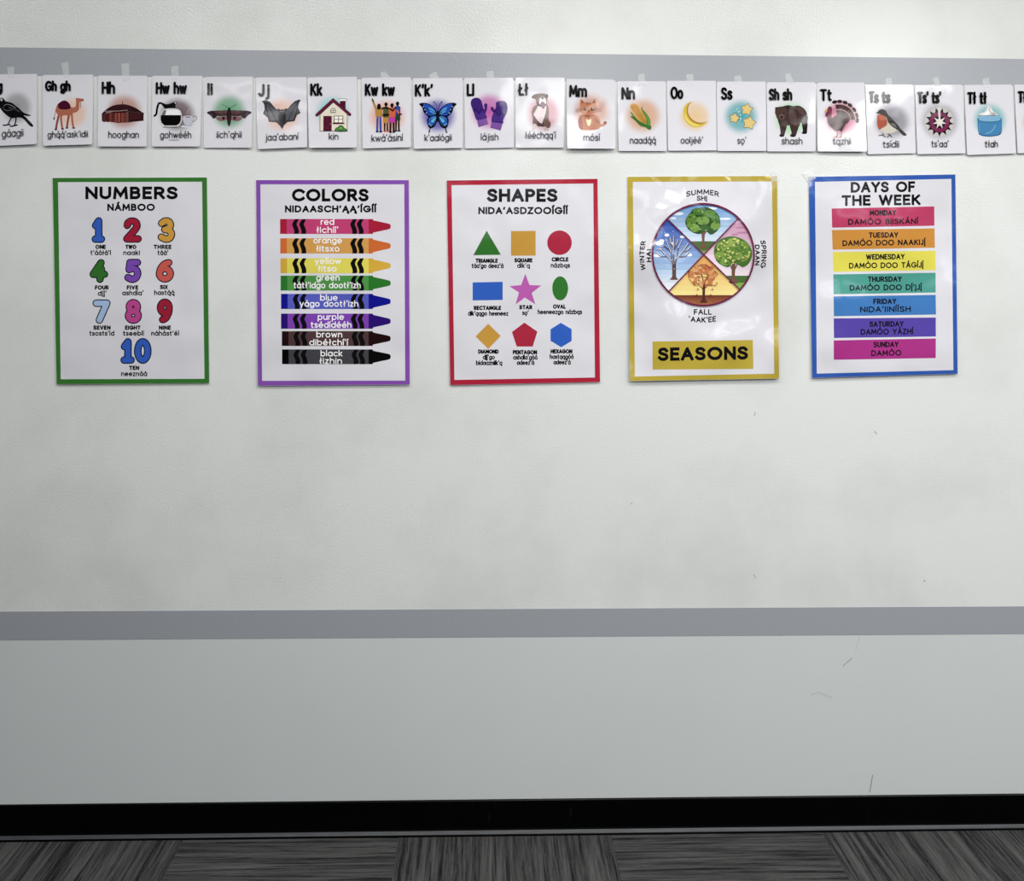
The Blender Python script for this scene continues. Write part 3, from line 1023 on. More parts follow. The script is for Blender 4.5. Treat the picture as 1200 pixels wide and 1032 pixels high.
def turkey(p):
    d = '3A1E22'
    for i, a in enumerate((-14, 2, 20, 38, 57, 76, 92)):
        r = 262
        p.ell(330 + r * math.sin(R(a)) * 0.86, 575 - r * math.cos(R(a)) * 0.90, 34, 22, '30181E', a)
    fan = [(330, 575)] + [(330 + 212 * math.sin(R(a)) * 0.94, 575 - 212 * math.cos(R(a)) * 0.92) for a in range(-14, 93, 8)]
    p.poly(fan, '4A2226')
    p.line([(330 + 216 * math.sin(R(a)) * 0.94, 575 - 222 * math.cos(R(a)) * 0.92) for a in range(-14, 93, 8)], 12, 'C9A8AA')
    for a in range(-6, 92, 14):
        p.line([(330 + 160 * math.sin(R(a)), 575 - 150 * math.cos(R(a))), (330 + 195 * math.sin(R(a)), 575 - 190 * math.cos(R(a)))], 7, '241014')
    p.line([(330 + 140 * math.sin(R(a)), 575 - 132 * math.cos(R(a))) for a in range(-16, 93, 8)], 9, 'C9A0A4')
    p.poly([(330, 575)] + [(330 + 132 * math.sin(R(a)), 575 - 122 * math.cos(R(a))) for a in range(-18, 95, 10)], '3A1A1E')
    p.line([(300, 715), (298, 785)], 10, 'C88A80').line([(352, 715), (350, 788)], 10, 'C88A80')
    p.line([(262, 795), (298, 782), (290, 802)], 12, 'C98C82').line([(318, 802), (350, 788), (345, 806)], 12, 'C98C82')
    p.poly([(178, 460), (190, 415), (218, 402), (240, 430), (232, 490), (230, 550), (270, 530), (340, 480), (400, 490), (450, 590), (400, 640), (355, 725), (330, 705), (300, 720),
            (250, 690), (195, 630), (178, 560)], d, True)
    p.poly([(178, 450), (190, 415), (218, 402), (238, 428), (230, 490), (228, 545), (180, 550), (188, 490)], '7A3048', True)
    p.poly([(180, 430), (150, 455), (146, 488), (160, 478), (176, 462)], 'D8A060', True).poly([(165, 478), (152, 528), (172, 530), (182, 490)], '6A1430', True).ell(196, 432, 5, 5, '100808')
    p.line([(250, 580), (310, 620), (350, 570)], 9, '5E4040', True).line([(230, 620), (300, 660), (360, 620)], 9, '56383A', True).line([(300, 530), (370, 540), (400, 590)], 9, '5A3C3C', True)


def robin(p):
    p.poly([(190, 470), (205, 430), (245, 415), (290, 430), (320, 480), (380, 545), (440, 600), (480, 660), (555, 735), (540, 752), (500, 745), (440, 690), (390, 715), (290, 725), (230, 690), (195, 640), (185, 560)], 'CFC8BC', True)
    p.poly([(190, 470), (205, 430), (245, 415), (290, 430), (322, 480), (385, 545), (442, 605), (482, 660), (556, 735), (545, 752), (505, 745), (440, 680), (380, 640), (330, 590), (300, 520), (250, 500), (225, 480)], '4A4646', True)
    p.poly([(195, 490), (240, 485), (285, 510), (312, 560), (305, 620), (250, 655), (210, 675), (188, 620), (184, 550)], 'B0523A', True)
    p.poly([(210, 490), (260, 490), (300, 540), (260, 560), (215, 540)], 'C4694E', True)
    p.poly([(330, 570), (390, 560), (440, 620), (450, 670), (390, 640)], '2E2C2E', True).line([(350, 590), (430, 650)], 6, '8A8480').line([(470, 680), (540, 742)], 9, '26262A')
    p.line([(380, 600), (420, 620)], 6, '9A9088')
    p.poly([(163, 460), (195, 450), (198, 470)], '1E1C1E').ell(252, 482, 9, 9, '0C0A0A').ell(255, 479, 3, 3, 'E8E8E8')
    p.line([(205, 752), (250, 742), (285, 768)], 11, '4A3438').line([(255, 722), (262, 748)], 9, '4A3438').line([(310, 772), (345, 742), (368, 768)], 11, '4A3438').line([(325, 728), (345, 742)], 9, '4A3438')


def basket(p):
    cx, cy = 345, 580
    p.ell(cx, cy, 185, 190, 'C9C4C2')
    for i in range(13):
        a = i * 360 / 13 + 14
        u, v = R(a), R(a)
        t = [(cx + 118 * math.sin(R(a - 13)), cy - 118 * math.cos(R(a - 13))), (cx + 182 * math.sin(R(a)), cy - 186 * math.cos(R(a))), (cx + 118 * math.sin(R(a + 13)), cy - 118 * math.cos(R(a + 13)))]
        p.poly(t, '140C12')
    p.ell(cx, cy, 134, 136, '140C12').ell(cx, cy, 126, 130, '7A2450').ell(cx, cy, 76, 80, '1E0E18')
    p.poly([(cx + (88 if i % 2 == 0 else 36) * math.sin(R(i * 180 / 7)), cy - (90 if i % 2 == 0 else 36) * math.cos(R(i * 180 / 7))) for i in range(14)], 'D9D2CE')
    p.poly([(cx - 14, cy - 60), (cx + 14, cy - 60), (cx + 10, cy - 190), (cx - 16, cy - 190)], 'D2CBC8')


def jar(p):
    p.poly([(215, 480), (235, 445), (290, 425), (330, 360), (360, 362), (385, 410), (430, 450), (458, 480), (400, 500), (280, 500)], 'DCDADB', True)
    p.poly([(250, 470), (310, 430), (340, 400), (345, 440), (300, 480)], 'F2F0EE', True).poly([(360, 470), (395, 430), (430, 470)], 'B8B4B6', True).line([(355, 370), (340, 410), (380, 450)], 8, 'B0A8A4', True)
    p.poly([(212, 478), (460, 478), (462, 540), (212, 540)], '6FA6CF')
    p.poly([(200, 500), (225, 535), (345, 548), (465, 535), (490, 500), (494, 560), (490, 670), (450, 712), (345, 722), (250, 712), (208, 670), (200, 580)], '3F86B8', True)
    p.poly([(205, 500), (240, 478), (450, 478), (485, 500), (460, 530), (345, 542), (230, 530)], '7DB4D8', True)
    p.line([(206, 508), (230, 538), (345, 552), (460, 538), (486, 508)], 10, '2A6A98', True).line([(215, 690), (260, 712), (345, 720), (440, 708), (480, 680)], 12, '245E8C', True)
    p.line([(300, 690), (370, 660), (415, 590)], 9, '7FB8D8', True).line([(222, 570), (225, 660)], 10, '5A9CC8')
    p.line([(215, 478), (235, 470), (440, 470), (460, 478)], 6, '5A7A98', True)


def feather(p):
    p.ell(900, 560, 60, 130, 'A8835A', 20)


C1 = 706 / 65.0
C2 = 1032 / 100.0
H1 = 'Black and white '
# name of the picture, frame, corners TL TR BR BL, heading, word, soft disc, artist, label, lift, side
CARDS = [
    ('crow', (0, 80, C2), [(-13.5, 87.6), (44.1, 86.8), (44.6, 169.2), (-11.5, 171.9)], ('Gg', -112, 45, 290, 140), ('gáagii', 42, 305, 834, 92, -0.06), (215, 480, 215, 230, '77777A', 0.8), crow,
     'alphabet card with a black crow, cut by the left edge of the photo', 0.030, 0.01),
    ('camel', (50, 85, C1), [(50.5, 88.2), (109.8, 87.6), (109.7, 169.6), (52.3, 171.2)], ('Gh gh', 42, 370, 243, 135), ("ghą́ą́'ask'idii", 85, 598, 832, 82, -0.02), (385, 520, 235, 235, 'DDA068', 0.62), camel,
     'alphabet card with a brown camel carrying a dark saddle cloth', 0.035, 0.0),
    ('log_house', (112, 85, C1), [(115.2, 88.7), (173.2, 89.1), (173.2, 172), (116.1, 172)], ('Hh', 88, 260, 278, 160), ('hooghan', 180, 568, 838, 88, 0), (372, 505, 270, 265, 'A8694A', 0.9), hogan,
     'alphabet card with a round dark log house on a rust disc', 0.030, 0.0),
    ('coffee_pot', (175, 85, C1), [(178.7, 89.1), (237.6, 89.1), (235.3, 172), (179.1, 172)], ('Hw hw', 90, 487, 280, 155), ('gohwééh', 152, 548, 840, 88, 0), (365, 540, 268, 255, '4E3238', 1.0), coffee,
     'alphabet card with a glass coffee pot and a steaming cup', 0.030, 0.0),
    ('moth', (236, 85, C1), [(239.7, 90.1), (296.8, 90.1), (295.8, 173.4), (239.2, 173.4)], ('Ii', 82, 152, 293, 160), ("iich'ąhii", 205, 523, 836, 86, 0), (360, 505, 262, 260, '4C9466', 0.95), moth,
     'alphabet card with a brown moth on a green disc', 0.022, 0.02),
    ('bat', (297, 85, C1), [(299.8, 91), (359.6, 90.5), (360.5, 172.9), (303, 175.2)], ('Jj', 66, 212, 308, 158), ("jaa'abaní", 165, 580, 866, 86, -0.03), (370, 540, 265, 260, 'E0A080', 0.65), bat,
     'alphabet card with a grey bat spreading its wings', 0.034, 0),
    ('house', (358, 85, C1), [(360.3, 91), (418.3, 90.1), (418.8, 173.4), (363.1, 173.8)], ('Kk', 65, 222, 303, 160), ('kin', 307, 428, 862, 86, 0), (352, 510, 262, 250, '78BABC', 0.85), house,
     'alphabet card with a cream house under a maroon roof', 0.05, 0),
    ('people', (420, 85, C1), [(423.7, 91.4), (481.7, 90.7), (481.7, 172.9), (425.5, 174.3)], ('Kw kw', 85, 468, 303, 158), ("kwá'ásiní", 172, 568, 880, 88, -0.03), (365, 565, 280, 255, 'D98C6A', 0.8), people,
     'alphabet card with four people seen from behind, arms linked', 0.030, 0.0),
    ('butterfly', (481, 85, C1), [(483.9, 91.9), (542.2, 91.4), (542.2, 173.6), (485.1, 174.8)], ("K'k'", 57, 290, 310, 158), ("k'aalógii", 182, 528, 875, 86, -0.02), (350, 555, 272, 262, '332C98', 1.0), butterfly,
     'alphabet card with a blue butterfly on a violet disc', 0.028, 0.0),
    ('mittens', (541, 85, C1), [(543.8, 91.4), (601.3, 91.3), (602.2, 173.2), (545.1, 174.3)], ('Ll', 64, 163, 303, 158), ('lájish', 245, 468, 866, 88, 0), (350, 500, 275, 275, 'B03A98', 0.9), mittens,
     'alphabet card with a pair of purple mittens', 0.02, 0),
    ('dog', (600, 85, C1), [(604.1, 91), (661.7, 91), (660.3, 173.4), (604.1, 173.6)], ('Łł', 72, 208, 297, 155), ("łééchąą'í", 165, 555, 845, 88, 0), (395, 520, 245, 262, 'B8566E', 0.8), dog,
     'alphabet card with a brown dog sitting with its tongue out', 0.03, 0),
    ('cat', (659, 85, C1), [(663.6, 92.8), (720.9, 93.3), (720.2, 174.8), (664.1, 174.8)], ('Mm', 82, 312, 320, 158), ('mósí', 260, 468, 876, 86, 0), (370, 495, 280, 262, 'B07048', 0.85), cat,
     'alphabet card with an orange cat curled beside its tail', 0.062, -0.02),
    ('corn', (719, 88, C1), [(723.1, 95.4), (779.8, 95.4), (780.7, 177.3), (724.5, 177.3)], ('Nn', 97, 270, 315, 158), ('naadą́ą́', 203, 532, 876, 86, 0), (370, 520, 272, 265, 'C48A54', 0.85), corn,
     'alphabet card with a yellow ear of corn in green husks', 0.026, 0.0),
    ('moon', (778, 88, C1), [(781.2, 94.9), (838.8, 94.9), (839.2, 176.6), (782.4, 177)], ('Oo', 78, 242, 310, 160), ("ooljéé'", 205, 490, 876, 86, 0), (385, 530, 235, 235, 'D8AE66', 0.75), moon,
     'alphabet card with a yellow crescent moon', 0.026, 0.0),
    ('stars', (836, 88, C1), [(839.7, 95.8), (897.2, 95.8), (897.2, 177.3), (839.9, 177.3)], ('Ss', 90, 238, 318, 158), ("sǫ'", 295, 408, 878, 86, 0), (345, 532, 258, 258, '2C959E', 0.95), stars,
     'alphabet card with three yellow stars on a teal disc', 0.026, 0.0),
    ('bear', (894, 88, C1), [(898.1, 96.5), (954.8, 96.5), (954.8, 177.8), (898.1, 177.8)], ('Sh sh', 68, 367, 327, 152), ('shash', 225, 490, 886, 88, 0), (350, 555, 262, 255, '84C47C', 0.8), bear,
     'alphabet card with a dark brown bear standing on all fours', 0.026, 0.0),
    ('turkey', (952, 88, C1), [(957.1, 96.9), (1012.3, 96.9), (1013.7, 178.2), (956.6, 178)], ('Tt', 88, 240, 335, 155), ('tązhii', 240, 468, 890, 86, 0), (358, 550, 262, 262, 'B43A6E', 0.95), turkey,
     'alphabet card with a brown turkey fanning its tail', 0.052, 0.02),
    ('robin', (1010, 90, C1), [(1013.7, 99.2), (1068.9, 99.2), (1072.1, 179.8), (1015.7, 181.1)], ('Ts ts', 78, 355, 338, 152), ('tsídii', 252, 458, 903, 86, -0.02), (375, 575, 275, 262, '6E6C76', 0.9), robin,
     'alphabet card with a small red-breasted bird', 0.022, 0),
    ('basket', (1068, 90, C1), [(1071.7, 99.7), (1126.9, 99.4), (1129.9, 180), (1073.7, 181.1)], ("Ts' ts'", 65, 372, 345, 152), ("ts'aa'", 237, 455, 900, 86, 0), (350, 570, 285, 285, '74727A', 0.85), basket,
     'alphabet card with a round black and maroon woven basket', 0.026, 0.0),
    ('cream_jar', (1125, 90, C2), [(1129.4, 99.7), (1185.6, 99.2), (1189, 180.1), (1131.8, 182)], ('Tł tł', 75, 312, 335, 148), ('tłah', 282, 438, 857, 82, -0.02), (350, 525, 240, 240, '4EA4A4', 0.9), jar,
     'alphabet card with a blue jar of white cream', 0.026, 0.0),
    ('feather', (1125, 90, C2), [(1188, 99.4), (1245, 98.9), (1247.5, 179), (1190.9, 179.9)], ("Tł' tł'", 685, 960, 320, 145), None, (910, 560, 205, 205, 'C89A62', 0.8), None,
     'alphabet card mostly cut off by the right edge of the photo', 0.026, 0.0),
]
for nm, fr, cor, head, word, hl, art, lab, lift, side in CARDS:
    sh = Sheet('alphabet_card', cor, 'card', thick=0.0010, lift=lift, side=side, rad=1.6)
    tag(sh.ob, lab, 'alphabet card', 'alphabet cards in the row along the wall')
    Pic(sh, fr, 1).halo(*hl).build('soft_disc', sh.ob)
    if art:
        q = Pic(sh, fr, 2)
        art(q)
        q.build(nm + '_picture', sh.ob)
    Pic(sh, fr, 46).text(head[0], head[1], head[2], head[3], head[4], 29, BLK, gap=32).build('heading_letters', sh.ob)
    if word:
        q = Pic(sh, fr, 46).text(word[0], word[1], word[2], word[3], word[4], 9.5, '1A1A1E', slope=word[5])
        if nm == 'coffee_pot':
            q.line([(265, 862), (395, 862)], 5, '5A5A5E')
        q.build('word', sh.ob)
    CARD_SHEETS = globals().setdefault('CARD_SHEETS', {})
    CARD_SHEETS[nm] = sh

TAPES = {
    'crow': [(9, 79), (17, 78), (17, 91), (10, 91)], 'camel': [(72, 74), (80.5, 72.5), (82, 90.5), (75.5, 91)], 'log_house': [(142.5, 75), (151.5, 74), (152.5, 94), (144.5, 95)],
    'coffee_pot': [(201, 78), (209, 77), (210, 93), (202, 94)], 'people': [(446, 85), (452, 84), (458, 92), (447, 94)], 'butterfly': [(503, 88), (511, 84), (515, 92), (505, 93)],
    'mittens': [(570, 84), (578, 83), (579, 96), (571, 96)], 'corn': [(747.5, 87), (755, 86.5), (756, 100.5), (748.5, 100.5)], 'moon': [(803.5, 87.5), (812, 87), (813, 100.5), (805, 100.5)],
    'stars': [(860, 90), (867, 88), (871, 98), (861, 98.5)], 'bear': [(919, 87.5), (926, 86), (930, 98), (922, 99)], 'robin': [(1037, 92), (1044, 91), (1045, 101), (1038, 101)],
    'basket': [(1092, 92), (1099, 90), (1101.5, 101), (1095, 101.5)], 'cream_jar': [(1150.5, 93), (1158, 91), (1160, 103), (1152, 103.5)],
}
for nm, qd in TAPES.items():
    tape(CARD_SHEETS[nm], qd)


# ------------------------------------------------------------------ the five posters
def border(sh, fr, inner, col, label):
    p = Pic(sh, fr, 1)
    o = [((c[0] - fr[0]) * fr[2], (c[1] - fr[1]) * fr[2]) for c in sh.corners]
    c0 = (sum(a[0] for a in o) / 4, sum(a[1] for a in o) / 4)
    o = [(c0[0] + (a[0] - c0[0]) * 0.9985, c0[1] + (a[1] - c0[1]) * 0.9985) for a in o]
    for i in range(4):
        j = (i + 1) % 4
        p.items.append(([[o[i], o[j], inner[j], inner[i]]], col, 1, None))
    return p.build('border', sh.ob, label)


GP = 'laminated posters in the row below the alphabet cards'
K1 = 818 / 210.0
K2 = 794 / 200.0

# ---- numbers
fr = (50, 195, K1)
sh = Sheet('numbers_poster', [(62.1, 208.4), (242.8, 207.8), (245.9, 448.7), (67.2, 450.0)], 'poster', lift=0.004, rad=0.6)
tag(sh.ob, 'green-bordered poster headed NUMBERS with coloured numerals one to ten', 'poster', GP)
border(sh, fr, [(72, 72), (729, 70), (741, 968), (86, 970)], '2F7A22', 'green border')
Pic(sh, fr, 2).text('NUMBERS', 197, 618, 150, 58, 14, BLK, 'square').build('title', sh.ob)
Pic(sh, fr, 2).text('NÁMBOO', 297, 514, 203, 33, 8.2, BLK, 'square').build('subtitle', sh.ob)
NUM = [
    ('1', 224, 288, 349, 118, '2E62CE', ('ONE', 243, 291, 377), ("t'ááłá'í", 220, 314, 405)), ('2', 369, 455, 348, 116, 'AE1038', ('TWO', 380, 430, 377), ('naaki', 370, 446, 405)),
    ('3', 526, 607, 349, 117, 'D9A02C', ('THREE', 508, 590, 377), ("táá'", 526, 576, 405)), ('4', 216, 302, 532, 110, '2A7420', ('FOUR', 241, 304, 562), ("dį́į́'", 254, 295, 590)),
    ('5', 374, 454, 532, 111, '8048B8', ('FIVE', 386, 439, 562), ("ashdla'", 365, 463, 588)), ('6', 518, 602, 530, 110, 'D85A50', ('SIX', 537, 574, 560), ('hastą́ą́', 511, 604, 587)),
    ('7', 230, 313, 718, 112, 'A8C4EC', ('SEVEN', 234, 313, 745), ("tsosts'id", 216, 330, 772)), ('8', 377, 456, 718, 114, 'C84498', ('EIGHT', 378, 450, 745), ('tseebíí', 369, 465, 772)),
    ('9', 523, 597, 716, 114, 'A41434', ('NINE', 533, 588, 745), ("náhást'éí", 498, 625, 772)), ('10', 356, 500, 900, 118, '2E62CE', ('TEN', 397, 444, 928), ('neeznáá', 361, 480, 956)),
]
for s, x0, x1, base, cap, col, cp, wd in NUM:
    p = Pic(sh, fr, 2)
    p.text(s, x0, x1, base, cap, 35, '15182A', gap=44)
    p.text(s, x0 + 5, x1 - 5, base - 5, cap - 10, 25, col, gap=44)
    o = p.build('number_picture', sh.ob)
    Pic(sh, fr, 2).text(cp[0], cp[1], cp[2], cp[3], 20, 5.6, BLK).text(wd[0], wd[1], wd[2], wd[3], 23, 4.5, BLK).build('caption', o)

# ---- colours
fr = (290, 195, K1)
sh = Sheet('colors_poster', [(300.3, 210.9), (479.2, 210.9), (480.5, 450.2), (302.8, 451.7)], 'poster', lift=0.006, rad=0.6)
tag(sh.ob, 'purple-bordered poster headed COLORS with eight printed crayons', 'poster', GP)
border(sh, fr, [(60, 82), (716, 82), (721, 976), (69, 977)], '8C4FB8', 'purple border')
Pic(sh, fr, 2).text('COLORS', 204, 554, 160, 58, 14, BLK, 'square').build('title', sh.ob)
Pic(sh, fr, 2).text("NIDAASCH'ĄĄ'ÍGÍÍ", 172, 588, 210, 32, 8, BLK, 'square').build('subtitle', sh.ob)
CRAY = [
    (150, 240, 308, 'B00F36', 'CC3A78', ('red', 335, 397, 267), ("łichíí'", 316, 416, 304)), (151, 328, 397, 'D8691E', 'DDA044', ('orange', 302, 432, 352), ('łitsxo', 315, 421, 389)),
    (152, 419, 487, 'DDAE14', 'DDD23E', ('yellow', 308, 428, 446), ('łitso', 323, 408, 480)), (153, 498, 566, '1C7A1E', '4A9A40', ('green', 315, 422, 521), ("tátł'idgo dootł'izh", 212, 518, 556)),
    (155, 581, 650, '0A0F98', '5860CC', ('blue', 333, 413, 612), ("yágo dootł'izh", 240, 507, 640)), (155, 671, 740, '2C0A7A', '8440BC', ('purple', 322, 442, 700), ('tsédídééh', 290, 476, 736)),
    (159, 751, 818, '22080A', '563A3C', ('brown', 316, 434, 780), ("dibéłchí'í", 284, 460, 816)), (160, 834, 901, '030304', '46464C', ('black', 335, 435, 866), ('łizhin', 330, 433, 900)),
]
for x0, y0, y1, dk, lt, c1, c2 in CRAY:
    p = Pic(sh, fr, 2)
    m = (y0 + y1) / 2
    p.poly([(x0, y0), (572, y0), (575, y0 + 6), (640, m - 14), (652, m - 10), (655, m), (652, m + 10), (640, m + 14), (575, y1 - 6), (572, y1), (x0, y1)], dk)
    p.poly([(x0 + 30, y0), (554, y0), (554, y1), (x0 + 30, y1)], lt)
    for sx in (205, 238, 470, 500):
        sx += (x0 - 150)*0.7
        a = [(sx + 14, y0), (sx + 4, y0 + 14), (sx, m - 8), (sx + 6, m + 8), (sx + 10, y1 - 10), (sx + 8, y1)]
        b = [(sx + 29, y1), (sx + 31, y1 - 10), (sx + 28, m + 8), (sx + 21, m - 8), (sx + 24, y0 + 14), (sx + 31, y0)]
        p.poly(smooth_pts(a, False, 3) + smooth_pts(b, False, 3), '0A0A0C')
    o = p.build('crayon_picture', sh.ob)
    q = Pic(sh, fr, 9)
    for s, a, b, base in (c1, c2):
        q.text(s, a, b, base, 29, 4.6, 'F6F4F6')
    q.build('caption', o)

# ---- shapes
fr = (510, 195, K1)
sh = Sheet('shapes_poster', [(523.4, 211.4), (700.2, 209.4), (703.1, 447.4), (527.7, 451.0)], 'poster', lift=0.004, rad=0.6)
tag(sh.ob, 'red-bordered poster headed SHAPES with nine coloured shapes', 'poster', GP)
border(sh, fr, [(75, 86), (721, 78), (728, 962), (88, 973)], 'B81838', 'red border')
Pic(sh, fr, 2).text('SHAPES', 237, 558, 162, 60, 14.5, BLK, 'square').build('title', sh.ob)
Pic(sh, fr, 2).text("NIDA'ASDZOOÍGÍÍ", 197, 604, 218, 33, 8, BLK, 'square').build('subtitle', sh.ob)
SHP = [
    ('triangle', [(235, 293), (300, 403), (174, 405)], '2B7422', [('TRIANGLE', 184, 286, 440, 1), ("táa'go deez'á", 166, 312, 464, 0)]),
    ('square', [(346, 295), (458, 294), (458, 407), (346, 407)], 'CF9A2A', [('SQUARE', 361, 444, 438, 1), ("dik'ą", 374, 432, 463, 0)]),
    ('circle', arc(567, 348, 56, 56, 0, 350, 10), 'B4203F', [('CIRCLE', 531, 608, 434, 1), ('názbąs', 527, 615, 462, 0)]),
    ('rectangle', [(171, 529), (308, 526), (308, 609), (171, 611)], '2A62CA', [('RECTANGLE', 176, 301, 655, 1), ("dik'ąągo heeneez", 149, 334, 681, 0)]),
    ('star', [(411, 490), (430, 541), (484, 543), (440, 577), (457, 629), (409, 598), (367, 629), (382, 575), (338, 546), (392, 541)], 'C65CB8', [('STAR', 383, 443, 652, 1), ("sǫ'", 397, 427, 678, 0)]),
    ('oval', arc(570, 556, 36, 55, 0, 350, 10), '2B7A26', [('OVAL', 537, 596, 649, 1), ('heeneezgo názbąs', 467, 670, 674, 0)]),
    ('diamond', [(242, 717), (299, 773), (242, 832), (184, 775)], 'CF9A2A', [('DIAMOND', 196, 290, 854, 1), ("dį́į́'go", 217, 272, 880, 0), ("bidaaznilk'ą", 186, 306, 906, 0)]),
    ('pentagon', [(407, 712), (466, 753), (445, 821), (372, 821), (350, 755)], 'B4203F', [('PENTAGON', 354, 465, 857, 1), ("ashdla'góó", 355, 467, 881, 0), ("adeez'á", 372, 452, 905, 0)]),
    ('hexagon', [(573, 713), (622, 742), (622, 796), (574, 824), (526, 795), (526, 742)], '2A62CA', [('HEXAGON', 526, 626, 853, 1), ('hastąągóó', 522, 632, 878, 0), ("adeez'á", 539, 618, 903, 0)]),
]
for nm, pts, col, caps in SHP:
    o = Pic(sh, fr, 2).poly(pts, col).build(nm + '_picture', sh.ob)
    q = Pic(sh, fr, 2)
    for s, a, b, base, bold in caps:
        q.text(s, a, b, base, 20 if bold else 22, 5.6 if bold else 4.4, BLK)
    q.build('caption', o)

# ---- seasons
fr = (725, 195, K2)
fw = (760, 230, 958 / 130.0)
sh = Sheet('seasons_poster', [(735.1, 207.1), (910.4, 206.1), (911.9, 443.1), (737.6, 446.1)], 'wavy', lift=0.012, rad=0.6)
tag(sh.ob, 'yellow-bordered glossy poster with a round picture of four season trees', 'poster', GP)
border(sh, fr, [(65, 72), (712, 70), (719, 962), (73, 975)], 'BEA61E', 'yellow border')


def wheel_arc(a0, a1):
    return arc(467, 503, 437, 438, a0, a1, 6)


CEN = (467, 500)
A_TL, A_TR, A_BR, A_BL = 225.0, -45.5, 43.5, 133.5
WEDGE = {
    'summer': [CEN] + wheel_arc(225, 314.5), 'spring': [CEN] + wheel_arc(-45.5, 43.5),
    'fall': [CEN] + wheel_arc(43.5, 133.5), 'winter': [CEN] + wheel_arc(133.5, 225),
}


def mix_hex(a, b, t):
    ca, cb = [int(a[i:i + 2], 16) for i in (0, 2, 4)], [int(b[i:i + 2], 16) for i in (0, 2, 4)]
    return ''.join('%02X' % round(x + (y - x) * t) for x, y in zip(ca, cb))


def bands(p, wedge, y0, y1, c0, c1, n=8):
    for i in range(n):
        q = clip_y(wedge, y0 + (y1 - y0) * i / n, y0 + (y1 - y0) * (i + 1) / n + 0.5)
        if len(q) > 2:
            p.items.append(([q], mix_hex(c0, c1, i / (n - 1)), p.layer, None))
    p.layer += 1


random.seed(4)
p = Pic(sh, fw, 2)
bands(p, WEDGE['summer'], 60, 390, '6FA0DC', 'D2E2F4')
p.items.append(([clip_y(WEDGE['summer'], 388, 470)], '55743E', p.layer, None))
p.items.append(([clip_y(WEDGE['summer'], 462, 505)], '86A858', p.layer, None))
p.layer += 1
for x, y, a, b in ((250, 150, 50, 14), (650, 195, 60, 10), (545, 105, 45, 12), (210, 190, 30, 9)):
    p.ell(x, y, a, b, 'DCE8F4')
p.poly([(445, 445), (458, 400), (455, 290), (482, 290), (480, 400), (495, 445)], '7E5A48', True)
p.line([(465, 340), (440, 295)], 9, '7E5A48').line([(472, 340), (500, 295)], 9, '7E5A48')
crown = [(330, 270), (315, 215), (345, 155), (400, 120), (470, 92), (540, 110), (590, 150), (615, 205), (608, 270), (570, 315), (530, 330), (490, 300), (440, 325), (400, 320), (360, 300)]
p.poly(crown, '2F5A28', True)
for x, y, a, b, c in ((370, 205, 46, 55, '5C8A2C'), (420, 130, 55, 28, '4F8030'), (465, 210, 58, 38, '7EA848'), (520, 150, 55, 30, '5E8E3A'), (565, 190, 38, 34, '5A8A38'), (575, 255, 42, 34, '7AA444'), (395, 275, 42, 34, '82AE4C'), (480, 275, 40, 30, '3F6E30'), (355, 250, 30, 22, '6C9A38')):
    p.ell(x, y, a, b, c)
for i in range(40):
    p.ell(random.uniform(350, 585), random.uniform(125, 300), 8, 6, random.choice(('9CC068', '2C5424', '6C9C3C', '44742C')))
S_ob = p

q = Pic(sh, fw, 2)
bands(q, WEDGE['spring'], 190, 690, 'D9A0C0', 'F2E4EE')
q.items.append(([clip_y(WEDGE['spring'], 685, 745)], '4C7434', q.layer, None))
q.items.append(([clip_y(WEDGE['spring'], 740, 830)], '86B04A', q.layer, None))
q.layer += 1
for x, y, a in ((790, 270, 50), (815, 315, 60), (740, 330, 30)):
    q.ell(x, y, a, 9, 'C88AAE')
q.poly([(690, 745), (712, 690), (715, 580), (745, 580), (742, 690), (765, 748)], '7C5A44', True)
q.line([(722, 640), (700, 590)], 10, '7C5A44').line([(735, 640), (760, 590)], 10, '7C5A44')
q.poly([(560, 480), (580, 410), (630, 365), (710, 345), (790, 362), (850, 400), (885, 460), (888, 520), (860, 580), (810, 612), (770, 590), (720, 570), (690, 610), (640, 600), (585, 560)], '4F7E30', True)
for x, y, a, b, c in ((640, 430, 55, 45, '96B44A'), (730, 400, 60, 40, 'A0BC54'), (810, 430, 55, 45, '6E9838'), (620, 510, 50, 40, '86AC40'), (710, 490, 60, 48, '6C9838'), (800, 520, 60, 45, '88AE48'), (655, 570, 40, 28, '7AA63E'), (840, 490, 36, 36, '5E8E34')):
    q.ell(x, y, a, b, c)
for i in range(70):
    a, r = random.uniform(0, 6.28), random.uniform(0, 1) ** 0.5
    q.ell(724 + 150 * r * math.cos(a), 475 + 108 * r * math.sin(a), 10, 8, random.choice(('E4E080', 'C8D060', 'DCDC90', '5C8A30', '9CBC50')))

f_ = Pic(sh, fw, 2)
bands(f_, WEDGE['fall'], 500, 856, 'EDA850', 'F4E08A')
bands(f_, clip_y(WEDGE['fall'], 852, 960), 852, 945, '7E4228', 'B87048', 5)
f_.poly([(440, 915), (458, 880), (462, 800), (470, 760), (484, 760), (484, 880), (505, 915)], '5A3024', True)
for a in ([(470, 810), (440, 770), (400, 740)], [(478, 800), (520, 750), (555, 720)], [(472, 780), (465, 720), (450, 660)], [(476, 770), (500, 700), (520, 650)], [(440, 770), (425, 720), (375, 690)]):
    f_.line(a, 8, '6A3A2C', True)
for i in range(46):
    a, r = random.uniform(0, 6.28), random.uniform(0.15, 1) ** 0.5
    f_.ell(465 + 118 * r * math.cos(a), 690 + 92 * r * math.sin(a) - 8, random.uniform(16, 30), random.uniform(11, 18), random.choice(('D98448', 'E09A5C', 'C8703C', 'E6A870', 'D07848')), random.uniform(0, 180))
